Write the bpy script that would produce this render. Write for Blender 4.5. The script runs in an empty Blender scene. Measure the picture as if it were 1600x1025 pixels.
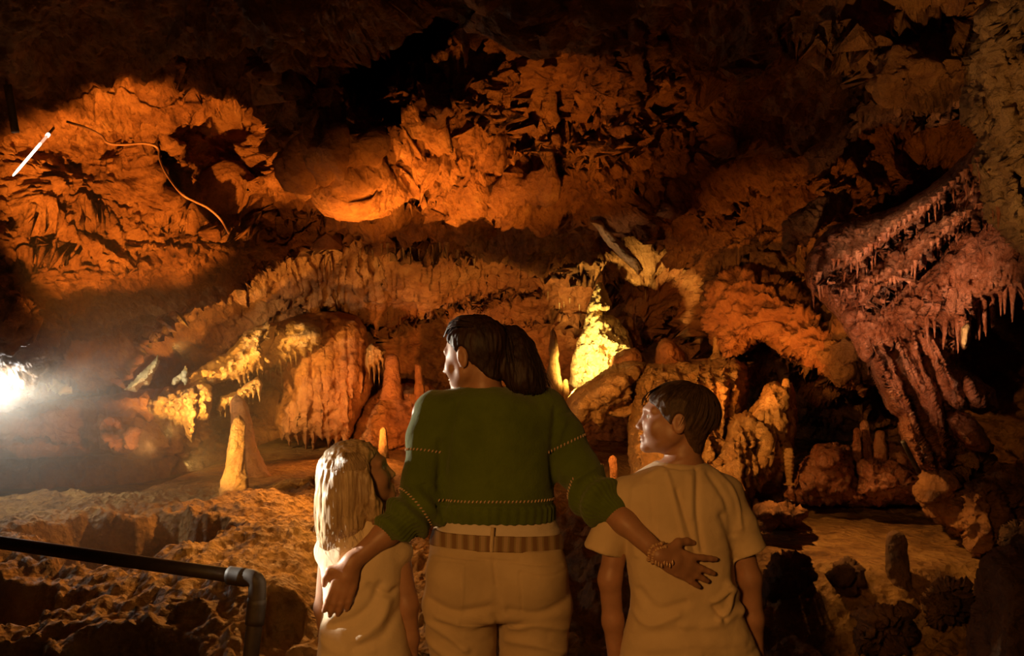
import bpy, math, random
import numpy as np
from mathutils import Vector, Matrix, noise as mnoise
random.seed(7)
SC = bpy.context.scene
COL = SC.collection
PI = math.pi
F = 1500.0          # focal length in pixels of the 1600x1025 frame
CZ, HY, HX = 1.45, 600.0, 800.0   # eye height, horizon row, centre column

def at(px, py, D):
    return ((px-HX)*D/F, D, CZ+(HY-py)*D/F)

# ------------------------------------------------------------------ camera
cam = bpy.data.cameras.new('camera'); co = bpy.data.objects.new('camera', cam); COL.objects.link(co)
co.location = (0, 0, CZ); co.rotation_euler = (PI/2, 0, 0)
cam.sensor_width = 36.0; cam.lens = 36.0*F/1600.0
cam.shift_y = (HY-512.5)/1600.0
cam.clip_start = 0.05; cam.clip_end = 200
SC.camera = co
# ------------------------------------------------------------------ world, view
w = bpy.data.worlds.new('cave_dark'); SC.world = w; w.use_nodes = True
bg = w.node_tree.nodes['Background']; bg.inputs[0].default_value = (1.0, 0.42, 0.12, 1); bg.inputs[1].default_value = 0.012
SC.view_settings.view_transform = 'Standard'; SC.view_settings.look = 'None'
SC.view_settings.exposure = 0.0; SC.view_settings.gamma = 1.0; SC.view_settings.use_curve_mapping = False
try:
    SC.cycles.use_denoising = True
    SC.cycles.max_bounces = 6; SC.cycles.diffuse_bounces = 3; SC.cycles.glossy_bounces = 2
    SC.cycles.volume_bounces = 0; SC.cycles.caustics_reflective = False; SC.cycles.caustics_refractive = False
    SC.cycles.sample_clamp_indirect = 4.0
except Exception: pass

# ------------------------------------------------------------------ lamps (sodium-coloured cave lamps hidden among the rocks, plus added fill and accent spots)
def aim(o, tgt):
    d = Vector(tgt)-o.location
    o.rotation_euler = d.to_track_quat('-Z', 'Y').to_euler()
def spot(name, loc, tgt, power, col, angle=60, blend=0.6, rad=0.05):
    l = bpy.data.lights.new(name, 'SPOT'); l.energy = power; l.color = col
    l.spot_size = math.radians(angle); l.spot_blend = blend; l.shadow_soft_size = rad
    o = bpy.data.objects.new(name, l); COL.objects.link(o); o.location = loc; aim(o, tgt); return o
def point(name, loc, power, col, rad=0.06):
    l = bpy.data.lights.new(name, 'POINT'); l.energy = power; l.color = col; l.shadow_soft_size = rad
    o = bpy.data.objects.new(name, l); COL.objects.link(o); o.location = loc; return o
def area(name, loc, tgt, power, col, size):
    l = bpy.data.lights.new(name, 'AREA'); l.energy = power; l.color = col; l.size = size
    o = bpy.data.objects.new(name, l); COL.objects.link(o); o.location = loc; aim(o, tgt); return o
AMB = (1.0, 0.50, 0.13); ORG = (1.0, 0.33, 0.05); YEL = (1.0, 0.66, 0.20); RED = (1.0, 0.27, 0.045); WHT = (1.0, 0.93, 0.80)
spot('lamp_ceiling_left', at(150, 900, 3.5), at(222, 290, 5.4), 800, ORG, 34, .35, .03)
spot('lamp_ceiling_middle', at(690, 800, 3.5), at(600, 290, 6.0), 260, ORG, 38, 1.0, .03)
spot('lamp_ceiling_core', at(560, 620, 4.9), at(640, 265, 5.8), 300, ORG, 62, 1.0, .03)
spot('lamp_ceiling_right', at(760, 780, 3.6), at(850, 200, 5.4), 200, ORG, 44, 1.0, .03)
spot('lamp_back_wall', at(830, 640, 7.4), at(780, 440, 9.6), 120, AMB, 84, 1.0, .03)
spot('lamp_curtain', at(500, 720, 6.9), at(540, 440, 8.8), 55, AMB, 66, .9, .03)
point('lamp_left_mist', at(2, 618, 5.6), 24, WHT, .05)
spot('lamp_left_formation', at(262, 680, 6.9), at(330, 600, 7.9), 230, (1, .58, .15), 84, .8, .03)
spot('lamp_left_stalagmite', at(290, 730, 5.6), at(368, 700, 6.15), 60, (1, .55, .13), 70, .8, .03)
spot('lamp_white_girl', (-3.2, 3.45, 1.80), (-.64, 2.97, 1.02), 1500, WHT, 11, .4, .03)
spot('lamp_white_faces', (-2.9, 5.0, 1.45), (.16, 2.95, 1.38), 700, (1, .84, .64), 15, .5, .03)
spot('lamp_yellow_stalagmite', at(880, 615, 6.8), at(924, 556, 7.6), 420, YEL, 46, .6, .03)
spot('lamp_flood_beam', at(2, 618, 5.6), at(245, 590, 6.9), 160, WHT, 34, .7, .03)
spot('lamp_mounds', at(770, 540, 4.0), at(1080, 640, 6.4), 380, (1, .44, .10), 50, .9, .03)
spot('lamp_right_wall', at(1090, 640, 5.6), at(1220, 480, 6.8), 80, ORG, 70, .9, .03)
spot('lamp_right_drapery', at(1180, 760, 3.3), at(1440, 470, 4.8), 260, (1, .50, .27), 40, .9, .03)
spot('fill_column', at(1300, 900, 2.6), at(1560, 170, 3.8), 80, (1, .48, .14), 44, .9, .03)  # added spot, no lamp of the cave: lifts the column out of the dark
spot('lamp_floor_left', at(540, 480, 6.3), at(370, 830, 5.0), 340, (1, .42, .09), 80, .9, .03)
spot('lamp_floor_left_low', at(620, 560, 4.4), at(420, 850, 4.6), 60, AMB, 46, 1.0, .03)
spot('fill_floor_right', at(1150, 520, 5.0), at(1380, 850, 5.0), 75, (1, .46, .12), 80, .9, .03)  # added dim fill so the right floor does not go black
spot('fill_people_behind', (-1.3, -1.0, 2.1), (0.08, 3, .95), 250, (1, .42, .09), 36, .6, .28)  # added fill from behind the camera for the backs of the three people
spot('lamp_block', at(236, 700, 5.9), at(188, 682, 6.7), 60, (1, .45, .12), 60, .7, .03)
spot('lamp_ledge', at(270, 540, 6.5), at(390, 560, 8.2), 150, (1, .58, .15), 40, .7, .03)
spot('lamp_red_floor', at(590, 590, 8.3), at(520, 740, 7.7), 70, (1, .34, .07), 100, .9, .03)
spot('lamp_red_mound', at(520, 680, 7.0), at(630, 630, 8.8), 190, (1, .36, .08), 60, .9, .03)
spot('accent_drapery_upper', at(1180, 300, 4.0), at(1430, 430, 4.8), 60, (1, .60, .36), 44, .9, .03)  # added accent from the upper left, there for highlights on the wet tiers
spot('accent_spike', at(860, 560, 4.9), at(965, 390, 6.1), 26, (1, .62, .42), 16, .7, .03)  # added narrow accent that brightens only the hanging spike


# ------------------------------------------------------------------ noise helpers
_rs = np.random.RandomState(11)
_PERM = np.concatenate([_rs.permutation(256)]*3).astype(np.int32)
_G = _rs.normal(size=(256, 3)).astype(np.float32); _G /= np.linalg.norm(_G, axis=1)[:, None]
def perlin(P):
    P = np.asarray(P, np.float32); i = np.floor(P).astype(np.int32); f = P-i; i &= 255
    u = f*f*f*(f*(f*6-15)+10)
    out = 0
    for dx in (0, 1):
        wx = u[:, 0] if dx else 1-u[:, 0]
        a = _PERM[(i[:, 0]+dx) & 255]
        for dy in (0, 1):
            wy = u[:, 1] if dy else 1-u[:, 1]
            b = _PERM[(a+i[:, 1]+dy) & 255]
            for dz in (0, 1):
                wz = u[:, 2] if dz else 1-u[:, 2]
                g = _G[_PERM[(b+i[:, 2]+dz) & 255]]
                out = out + wx*wy*wz*(g[:, 0]*(f[:, 0]-dx)+g[:, 1]*(f[:, 1]-dy)+g[:, 2]*(f[:, 2]-dz))
    return out*1.6
def fbm(P, octv=4, gain=0.5, lac=2.03):
    P = np.asarray(P, np.float32); s = 0; a = 1.0
    for k in range(octv):
        s = s+a*perlin(P+17.3*k); P = P*lac; a *= gain
    return s
def ridged(P, octv=4, gain=0.5, lac=2.07):
    P = np.asarray(P, np.float32); s = 0; a = 1.0
    for k in range(octv):
        s = s+a*(0.5-np.abs(perlin(P+9.1*k))*1.6); P = P*lac; a *= gain
    return s
def sstep(a, b, x):
    t = np.clip((x-a)/(b-a), 0, 1); return t*t*(3-2*t)

# ------------------------------------------------------------------ mesh helpers
def mesh_np(name, V, Fq, mat=None, parent=None, smooth=True, tris=None):
    me = bpy.data.meshes.new(name)
    V = np.asarray(V, np.float32); Fq = np.asarray(Fq, np.int32) if Fq is not None and len(Fq) else np.zeros((0, 4), np.int32)
    nt = 0 if tris is None else len(tris)
    me.vertices.add(len(V)); me.vertices.foreach_set('co', V.ravel())
    n = len(Fq)
    me.loops.add(n*4+nt*3); me.polygons.add(n+nt)
    li = Fq.ravel() if not nt else np.concatenate([Fq.ravel(), np.asarray(tris, np.int32).ravel()])
    me.loops.foreach_set('vertex_index', li)
    st = np.concatenate([np.arange(n)*4, n*4+np.arange(nt)*3]).astype(np.int32)
    tot = np.concatenate([np.full(n, 4), np.full(nt, 3)]).astype(np.int32)
    me.polygons.foreach_set('loop_start', st); me.polygons.foreach_set('loop_total', tot)
    me.polygons.foreach_set('use_smooth', np.full(n+nt, smooth))
    me.update(calc_edges=True); me.validate()
    if mat: me.materials.append(mat)
    o = bpy.data.objects.new(name, me); COL.objects.link(o)
    if parent:
        o.parent = parent
        if parent.type == 'EMPTY': o.matrix_parent_inverse = Matrix.Translation(-parent.location)
    return o
def tag(o, label=None, cat=None, group=None, kind=None):
    if label: o['label'] = label
    if cat: o['category'] = cat
    if group: o['group'] = group
    if kind: o['kind'] = kind
    return o
def empty(name, loc=(0, 0, 0)):
    o = bpy.data.objects.new(name, None); COL.objects.link(o); o.location = loc; o.empty_display_size = 0.1
    return o
def reorigin(o, loc):
    """move a mesh's origin to loc without moving its shape"""
    me = o.data; n = len(me.vertices); c = np.empty(n*3, np.float32); me.vertices.foreach_get('co', c)
    c = c.reshape(-1, 3)-np.array(loc, np.float32); me.vertices.foreach_set('co', c.ravel()); me.update()
    o.location = loc; return o

def inpoly(px, py, poly):
    inside = np.zeros(px.shape, bool); n = len(poly); j = n-1
    for i in range(n):
        xi, yi = poly[i]; xj, yj = poly[j]
        if yi != yj:
            c = ((yi > py) != (yj > py)) & (px < (xj-xi)*(py-yi)/(yj-yi)+xi)
            inside ^= c
        j = i
    return inside
def dist_poly(px, py, poly):
    best = np.full(px.shape, 1e9, np.float32); bx = px.copy(); by = py.copy(); n = len(poly)
    for i in range(n):
        ax, ay = poly[i]; cx, cy = poly[(i+1) % n]; ex, ey = cx-ax, cy-ay; L = ex*ex+ey*ey+1e-9
        t = np.clip(((px-ax)*ex+(py-ay)*ey)/L, 0, 1); qx = ax+t*ex; qy = ay+t*ey
        d = np.hypot(px-qx, py-qy); m = d < best
        best = np.where(m, d, best); bx = np.where(m, qx, bx); by = np.where(m, qy, by)
    return best, bx, by
def curve(pts, n):
    """Catmull-Rom through pts (any dimension), n samples"""
    P = np.asarray(pts, float); m = len(P)
    Q = np.vstack([2*P[0]-P[1], P, 2*P[-1]-P[-2]]); t = np.linspace(0, m-1-1e-6, n); i = t.astype(int); f = (t-i)[:, None]
    a, b, c, d = Q[i], Q[i+1], Q[i+2], Q[i+3]
    return 0.5*(2*b+(c-a)*f+(2*a-5*b+4*c-d)*f*f+(3*b-a-3*c+d)*f**3)
def fr(x0, y0, x1, y1, n, lmin, lmax, seed=1, sharp=0.5):
    """a run of drip tips between two points of an outline (pixel space)"""
    r = random.Random(seed); out = []
    for k in range(n):
        t0 = k/n; L = r.uniform(lmin, lmax); c = t0+r.uniform(.35, .65)/n
        out.append((x0+(x1-x0)*t0, y0+(y1-y0)*t0))
        xc, yc = x0+(x1-x0)*c, y0+(y1-y0)*c
        out.append((xc-(x1-x0)*.16/n, yc+L*.45-(y1-y0)*.16/n)); out.append((xc, yc+L)); out.append((xc+(x1-x0)*.14/n, yc+L*.45+(y1-y0)*.14/n))
    return out
def rbf(ctrl, c=60.0):
    P = np.array([(a, b) for a, b, _ in ctrl], float); z = np.array([d for _, _, d in ctrl], float)
    R = np.sqrt(((P[:, None]-P[None])**2).sum(-1)+c*c); n = len(P)
    A = np.zeros((n+1, n+1)); A[:n, :n] = -R/1000-np.eye(n)*1e-4; A[:n, n] = 1; A[n, :n] = 1
    wt = np.linalg.solve(A, np.append(z, 0))
    def f(px, py):
        sh = px.shape; px = px.ravel(); py = py.ravel(); o = np.full(px.shape, wt[n])
        for k in range(n): o -= wt[k]*np.sqrt((px-P[k, 0])**2+(py-P[k, 1])**2+c*c)/1000
        return o.reshape(sh)
    return f
def smooth_field(f, X, Y, q=5):
    """evaluate f on a grid q times coarser and interpolate"""
    xs = X[0]; ys = Y[:, 0]; cx = np.linspace(xs[0], xs[-1], max(4, len(xs)//q)); cy = np.linspace(ys[0], ys[-1], max(4, len(ys)//q))
    GX, GY = np.meshgrid(cx, cy); Z = f(GX, GY)
    A = np.stack([np.interp(xs, cx, r) for r in Z]); 
    return np.stack([np.interp(ys, cy, A[:, k]) for k in range(A.shape[1])], 1)

def lip_delta(X, Y, L):
    """ledge: rock above the line stands forward, rock below is undercut; L = dict(p, h, w, g, u, fr, fw, seed)"""
    p = np.array(sorted(L['p'])); y0 = np.interp(X, p[:, 0], p[:, 1]); ys = y0.copy()
    s_ = L.get('seed', 1)
    rag = L.get('rag', 10); fw = L.get('fw', 14.0); fa = L.get('fr', 0)
    q = np.stack([X[0]/60, np.full(X.shape[1], s_*3.1), np.zeros(X.shape[1])], 1); y0 = y0+rag*fbm(q, 4, .6)[None, :]
    if fa:
        rr = np.random.RandomState(s_); x_ = X[0]; sp = np.zeros_like(x_); a = p[0, 0]
        while a < p[-1, 0]:
            wd = fw*rr.uniform(.5, 1.2); L_ = fa*rr.uniform(.2, 1.0)**1.5; d = np.abs(x_-a)/wd
            sp = np.maximum(sp, L_*np.clip(1-d, 0, 1)**1.4); a += fw*rr.uniform(.6, 1.9)
        y0 = y0+sp[None, :]
    s = y0-Y; e = 50.0; s2 = ys-Y
    fade = sstep(p[0, 0]-e, p[0, 0]+e*.6, X)*(1-sstep(p[-1, 0]-e*.6, p[-1, 0]+e, X))
    soft = sstep(-L.get('soft', 2.0), L.get('soft', 2.0), s)
    up = -L['h']*np.exp(-np.clip(s2+8, 0, None)/L['w']); dn = L.get('g', L['h'])*np.exp(np.clip(s2, None, 0)/L.get('u', 60))
    return fade*(up*soft+dn*(1-soft))

def rock_disp(P, N, amp=(0.16, 0.06, 0.022, 0.007), sc=(0.9, 0.28, 0.09, 0.03), st=(1, 1, 1), seed=0.0, pits=0.0, mask=None):
    Q = P*np.array(st, np.float32)+seed
    d = amp[0]*fbm(Q/sc[0], 2)+amp[1]*(ridged(Q/sc[1]+5, 3)-.25)+amp[2]*fbm(Q/sc[2]+9, 3, .6)
    if amp[3]: d = d+amp[3]*ridged(Q/sc[3]+2, 2)
    if pits:
        h = perlin(Q/0.11+31); d = d-pits*sstep(.25, .6, h)
    if mask is not None: d = d*mask
    return P+N*d[:, None]
def grid_normals(G):
    du = np.gradient(G, axis=1); dv = np.gradient(G, axis=0); n = np.cross(du, dv); n /= np.linalg.norm(n, axis=2)[..., None]+1e-9
    return n     # for a grid with x right, rows down the picture: points towards the viewer or away; fixed by caller
# ------------------------------------------------------------------ materials
def new_mat(name):
    m = bpy.data.materials.new(name); m.use_nodes = True; nt = m.node_tree
    return m, nt, nt.nodes['Principled BSDF']
def ramp(nt, fac, stops):
    r = nt.nodes.new('ShaderNodeValToRGB'); e = r.color_ramp.elements
    while len(e) > 1: e.remove(e[-1])
    e[0].position = stops[0][0]; e[0].color = (*stops[0][1], 1)
    for p, c in stops[1:]:
        k = e.new(p); k.color = (*c, 1)
    nt.links.new(fac, r.inputs[0]); return r
def noise_node(nt, vec, scale, detail=6, rough=0.6, dist=0.0):
    n = nt.nodes.new('ShaderNodeTexNoise'); n.inputs['Scale'].default_value = scale; n.inputs['Detail'].default_value = detail
    n.inputs['Roughness'].default_value = rough; n.inputs['Distortion'].default_value = dist
    nt.links.new(vec, n.inputs['Vector']); return n
def coords(nt, stretch=(1, 1, 1), kind='Position'):
    if kind == 'Position':
        g = nt.nodes.new('ShaderNodeNewGeometry'); out = g.outputs['Position']
    else:
        g = nt.nodes.new('ShaderNodeTexCoord'); out = g.outputs['Object']
    mp = nt.nodes.new('ShaderNodeMapping'); mp.inputs['Scale'].default_value = stretch
    nt.links.new(out, mp.inputs['Vector']); return mp.outputs[0]
def math_node(nt, op, a, b=None, clamp=False):
    m = nt.nodes.new('ShaderNodeMath'); m.operation = op; m.use_clamp = clamp
    for k, v in enumerate((a, b)):
        if v is None: continue
        if isinstance(v, (int, float)): m.inputs[k].default_value = v
        else: nt.links.new(v, m.inputs[k])
    return m.outputs[0]
def bump(nt, b, items, dist=0.02):
    prev = None
    for h, s, d in items:
        n = nt.nodes.new('ShaderNodeBump'); n.inputs['Strength'].default_value = s; n.inputs['Distance'].default_value = d
        nt.links.new(h, n.inputs['Height'])
        if prev: nt.links.new(prev, n.inputs['Normal'])
        prev = n.outputs[0]
    nt.links.new(prev, b.inputs['Normal'])
def rock_mat(name, cols, rough=(0.45, 0.8), wet=0.4, bs=1.0, st=(1, 1, 1), scale=1.0, grit=1.0, strata=0.0):
    """cols: four colours from dark to light"""
    m, nt, b = new_mat(name); v = coords(nt, st)
    n1 = noise_node(nt, v, 1.6*scale, 8, .62, .6); n2 = noise_node(nt, v, 9*scale, 8, .7); n3 = noise_node(nt, v, 42*scale, 6, .7)
    vo = nt.nodes.new('ShaderNodeTexVoronoi'); vo.inputs['Scale'].default_value = 26*scale; nt.links.new(v, vo.inputs['Vector'])
    mix = math_node(nt, 'ADD', math_node(nt, 'MULTIPLY', n1.outputs[0], .55), math_node(nt, 'MULTIPLY', n2.outputs[0], .45))
    r = ramp(nt, mix, [(.36, cols[0]), (.46, cols[1]), (.54, cols[2]), (.66, cols[3])])
    nt.links.new(r.outputs[0], b.inputs['Base Color'])
    rr = ramp(nt, n2.outputs[0], [(.4, (rough[0],)*3), (.6, (rough[1],)*3)]); nt.links.new(rr.outputs[0], b.inputs['Roughness'])
    b.inputs['Specular IOR Level'].default_value = wet
    items = [(n2.outputs[0], 1.0*bs, .06), (n3.outputs[0], 1.0*bs*grit, .022), (vo.outputs['Distance'], .6*bs*grit, .018)]
    if strata:
        vs = coords(nt, (1.2, 1.2, 16)); ns = noise_node(nt, vs, 1.3, 5, .6, .3); items.insert(0, (ns.outputs[0], strata, .08))
    bump(nt, b, items)
    return m
M = {}
M['rock'] = rock_mat('cave_limestone', [(.13, .050, .014), (.32, .140, .040), (.48, .23, .07), (.62, .34, .12)], strata=.25)
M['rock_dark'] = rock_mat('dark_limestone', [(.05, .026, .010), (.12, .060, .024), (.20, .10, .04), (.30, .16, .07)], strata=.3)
M['red'] = rock_mat('red_clay_rock', [(.20, .07, .018), (.36, .13, .032), (.47, .19, .05), (.58, .28, .09)], wet=.5, grit=.6)
M['flow'] = rock_mat('flowstone', [(.28, .13, .035), (.44, .23, .065), (.58, .33, .11), (.70, .45, .18)], rough=(.3, .65), wet=.6, grit=.8)
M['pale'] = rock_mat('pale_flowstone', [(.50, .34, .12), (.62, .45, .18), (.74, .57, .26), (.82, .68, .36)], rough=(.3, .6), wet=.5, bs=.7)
M['wet'] = rock_mat('wet_red_flowstone', [(.20, .065, .03), (.36, .13, .055), (.50, .21, .10), (.62, .33, .17)], rough=(.12, .42), wet=.8, grit=.9)
M['ground'] = rock_mat('cave_ground', [(.14, .065, .02), (.33, .17, .05), (.48, .27, .08), (.60, .38, .14)], rough=(.5, .85), grit=1.3)
M['column'] = rock_mat('tan_column_rock', [(.20, .11, .04), (.34, .20, .08), (.46, .29, .13), (.58, .40, .20)], rough=(.35, .7), wet=.5)

# ------------------------------------------------------------------ cave shell: ceiling and walls
CTRL = [
 # x, y, distance -- near dark ceiling, upper left
 (-450,-450,2.6),(100,-450,2.5),(600,-450,2.5),(1100,-450,2.5),(1600,-450,2.6),(2050,-450,2.8),
 (-450,-150,3.4),(-450,150,4.0),(-450,400,4.6),(-450,620,5.6),(-450,760,5.6),
 (0,0,3.9),(300,0,3.7),(560,0,3.8),(60,110,4.4),(300,100,4.4),(480,90,4.6),(0,200,4.9),(0,330,5.0),(0,450,5.0),(0,560,5.3),
 (120,200,5.2),(220,180,5.3),(270,240,5.5),(340,200,5.9),(400,180,5.6),(130,330,5.4),(250,340,5.7),(180,460,5.8),(300,430,6.4),(380,400,6.9),
 (450,180,5.5),(540,210,5.5),(450,300,6.0),(550,300,5.9),(650,230,5.6),(640,290,6.1),(700,150,5.2),(740,220,5.5),(820,250,5.7),(740,290,6.3),(880,300,6.1),(940,350,6.8),
 (600,60,6.4),(680,30,6.0),(520,120,6.0),
 (780,0,4.2),(860,80,4.6),(960,60,4.5),(1040,0,4.2),(1000,180,5.2),(900,180,5.2),
 (380,460,8.2),(300,520,8.4),(450,370,7.2),(560,360,7.4),(700,360,7.5),(840,370,7.5),(960,400,7.8),(1060,350,7.2),
 (470,450,8.8),(560,430,8.8),(680,430,9.0),(760,430,9.2),(520,520,9.6),(600,480,9.6),(600,560,10.0),(700,500,9.9),(700,580,10.3),(820,480,9.6),(820,580,10.2),(900,450,9.2),(960,480,9.4),(1030,540,9.8),
 (500,660,10.6),(650,660,10.8),(800,700,10.8),(950,680,10.6),(1050,450,8.8),(400,650,10.8),(250,600,9.2),(250,700,9.6),(120,640,8.6),(0,640,8.2),(100,740,9.0),(-100,700,8.0),
 (1100,100,5.2),(1200,60,4.7),(1150,250,6.4),(1250,200,6.0),(1300,330,7.2),(1180,380,7.6),(1120,430,7.8),(1350,250,6.8),
 (1180,460,7.4),(1260,500,6.9),(1300,440,7.0),(1330,590,6.5),(1200,540,7.3),(1350,100,4.6),(1420,150,4.6),(1480,60,4.3),(1560,100,4.0),(1450,260,8.0),(1550,300,7.5),
 (1200,640,10.4),(1300,660,10.2),(1400,650,9.6),(1300,760,10.2),(1500,600,8.6),(1600,650,7.6),(1560,750,8.0),(1700,500,6.0),(1750,200,4.2),(2050,100,3.8),(2050,600,4.6),(1800,760,6.0),(2050,760,4.6),
 (600,760,11.2),(900,760,11.0),(300,760,10.4),
]
LIPS = [
 dict(p=[(430,110),(500,140),(560,150),(640,122),(690,85),(730,30),(745,-40)], h=.30, w=60, g=-.9, u=60, fr=26, fw=9, seed=3, rag=8),
 dict(p=[(640,130),(680,180),(760,165),(860,235),(960,215),(1010,170)], h=.25, w=60, g=.25, u=40, fr=30, fw=12, seed=5, rag=14),
 dict(p=[(270,110),(310,150),(430,140)], h=.25, w=50, g=.2, u=60, seed=6, rag=10),
 dict(p=[(320,350),(400,372),(430,355),(500,335),(520,330),(620,305),(700,300),(780,322),(860,330),(960,365),(1010,372)], h=.35, w=45, g=.35, u=30, fr=14, fw=10, seed=7, rag=14),
 dict(p=[(-200,600),(0,596),(90,604),(150,600),(200,560),(260,512),(330,470),(400,425),(450,400),(520,385),(590,383),(680,388),(760,400),(840,420),(900,425),(960,440)], h=.55, w=70, g=.5, u=60, fr=14, fw=8, seed=9, rag=8),
 dict(p=[(590,392),(650,388),(700,396),(760,405)], h=.05, w=20, g=.05, u=20, fr=16, fw=7, seed=19, rag=3),
 dict(p=[(455,470),(480,490),(520,485),(560,490),(600,520),(640,500),(700,480),(770,462),(840,452)], h=.35, w=40, g=.25, u=40, fr=22, fw=8, seed=11, rag=5),
 dict(p=[(840,500),(900,490),(960,505),(1010,520),(1050,500),(1105,545)], h=.3, w=40, g=.3, u=50, fr=12, fw=10, seed=12, rag=16),
 dict(p=[(1100,545),(1150,560),(1200,540),(1250,575),(1300,600),(1345,625),(1375,640)], h=.45, w=60, g=.6, u=60, fr=22, fw=7, seed=13, rag=10),
 dict(p=[(960,370),(1040,400),(1110,410),(1170,420),(1230,440)], h=.2, w=50, g=.2, u=50, seed=14, rag=16, fr=14),
 dict(p=[(1040,130),(1080,110),(1180,60),(1240,50),(1300,70),(1340,60),(1400,30),(1500,-20)], h=.3, w=60, g=.3, u=80, fr=26, fw=12, seed=15, rag=14),
 dict(p=[(1300,70),(1330,120),(1380,170),(1460,192),(1520,185),(1580,170)], h=.5, w=70, g=.6, u=60, fr=20, fw=12, seed=16, rag=8),
 dict(p=[(960,215),(1050,210),(1160,190),(1260,200),(1320,190)], h=.2, w=60, g=.15, u=60, seed=17, rag=22, fr=18, fw=12),
 dict(p=[(1000,300),(1100,330),(1200,300),(1300,300),(1400,310)], h=.2, w=60, g=.15, u=60, seed=18, rag=22, fr=18, fw=12),
 dict(p=[(-50,330),(60,345),(180,335),(300,350)], h=.06, w=30, g=.05, u=30, seed=21, rag=14),
 dict(p=[(-50,420),(60,400),(180,415),(300,380)], h=.08, w=30, g=.07, u=30, seed=22, rag=14),
 dict(p=[(-50,490),(60,500),(150,490),(230,470)], h=.08, w=30, g=.07, u=30, seed=23, rag=14),
 dict(p=[(560,600),(640,596),(740,600)], h=.02, w=30, g=.02, u=30, seed=24, rag=14),
]
def build_shell():
    xs = np.concatenate([np.arange(-450, -60, 6), np.arange(-60, 1660, 2.6), np.arange(1662, 2050, 6)]).astype(np.float32)
    ys = np.concatenate([np.arange(-450, -60, 6), np.arange(-60, 720, 2.5), np.arange(722, 770, 6)]).astype(np.float32)
    X, Y = np.meshgrid(xs, ys)
    D = smooth_field(rbf(CTRL, 45), X, Y, 5)
    # features with their own shape
    def gauss(cx, cy, rx, ry, rot=0):
        a = math.radians(rot); u = (X-cx)*math.cos(a)+(Y-cy)*math.sin(a); v = -(X-cx)*math.sin(a)+(Y-cy)*math.cos(a)
        return np.exp(-((u/rx)**2+(v/ry)**2))
    D += .55*gauss(262, 268, 14, 42, -28)                 # narrow fissure running down the ceiling
    D += .16*gauss(236, 200, 12, 12)
    D += .5*gauss(345, 210, 42, 90, 15)+.25*gauss(300, 160, 30, 40)
    D += .4*gauss(370, 330, 40, 30)+.5*gauss(440, 350, 60, 25, -10)
    D += 1.2*gauss(1470, 20, 70, 40)
    # smooth boulder face in the lit ceiling band
    bp = np.array([(494, 340), (497, 316), (512, 291), (540, 267), (572, 261), (606, 272), (630, 286), (618, 301), (592, 316), (560, 319), (538, 327), (512, 340)], float)
    q = np.zeros_like(X); mm = (X > 470) & (X < 660) & (Y > 240) & (Y < 360); dd, _, _ = dist_poly(X[mm], Y[mm], bp); ii = inpoly(X[mm], Y[mm], bp)
    q[mm] = np.where(ii, sstep(-2, 14, dd), 0); D -= (.20-.0016*(X-500))*q
    for L in LIPS: D += lip_delta(X, Y, L)
    D -= .10*(np.abs(perlin(np.stack([X.ravel()/60+Y.ravel()/140, Y.ravel()/30, np.full(X.size, 4.4)], 1))).reshape(X.shape))*gauss(720, 270, 220, 70)*3
    # fluted curtain band under the lower ledge
    flu = np.stack([X.ravel()/9, Y.ravel()/90, np.full(X.size, 3.3)], 1); fl = (0.5-np.abs(perlin(flu))).reshape(X.shape)
    m1 = sstep(395, 410, Y)*(1-sstep(495, 515, Y))*sstep(430, 460, X)*(1-sstep(800, 860, X))
    D -= m1*fl*np.where(X < 600, .16, .07)
    m2 = sstep(700, 760, X)*(1-sstep(1040, 1080, X))*(1-sstep(120, 260, Y))
    flu2 = np.stack([X.ravel()/26, Y.ravel()/220, np.full(X.size, 8.3)], 1); D -= m2*(0.5-np.abs(perlin(flu2))).reshape(X.shape)*.22
    G = np.stack([(X-HX)*D/F, D, CZ+(HY-Y)*D/F], 2).astype(np.float32)
    N = -grid_normals(G)
    # roughness of the rock varies from place to place
    A = np.ones_like(X)
    A *= 1-.75*q
    A += .7*gauss(470, 190, 110, 60)+.9*gauss(820, 270, 170, 80)+.6*gauss(650, 220, 90, 50)+.6*gauss(900, 450, 130, 50)+.5*gauss(1050, 430, 90, 60)+.4*gauss(250, 190, 70, 50)+.5*gauss(1040, 500, 90, 60)
    A -= .6*m1+.35*sstep(80, -60, X)
    A = np.clip(A, .15, 2.0)
    P = G.reshape(-1, 3); Nn = N.reshape(-1, 3); far = (D/6.0).ravel()
    Pn = P.copy()
    Q = P*np.array([1, 1, 1.5], np.float32)
    d = .20*fbm(Q/1.1, 2)+A.ravel()*(.075*(ridged(Q/.5+5, 3, .5)-.25)+.085*fbm(Q/.28+2, 4, .6)+.022*fbm(Q/.075+9, 3, .65))
    pit = perlin(Q/.13+31); d -= A.ravel()*.035*sstep(.2, .55, pit)
    d += (A.ravel() > 1.25)*.012*ridged(Q/.07, 2)+A.ravel()*.012*(ridged(Q/.05+3, 2)-.3)
    Pn = P+Nn*d[:, None]
    nx, ny = len(xs), len(ys); idx = np.arange(nx*ny).reshape(ny, nx)
    q4 = np.stack([idx[:-1, :-1], idx[1:, :-1], idx[1:, 1:], idx[:-1, 1:]], 2).reshape(-1, 4)
    fx = (X[:-1, :-1]+1).ravel(); fy = (Y[:-1, :-1]+1).ravel()
    # who is who
    lipx = np.array([-450, 0, 150, 200, 260, 330, 400, 450, 520, 760, 960, 1110, 1230, 1300, 1380, 2050]); lipy = np.array([600, 597, 601, 560, 512, 470, 425, 400, 385, 402, 445, 412, 300, 240, 200, 180])
    below = fy > np.interp(fx, lipx, lipy)
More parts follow.
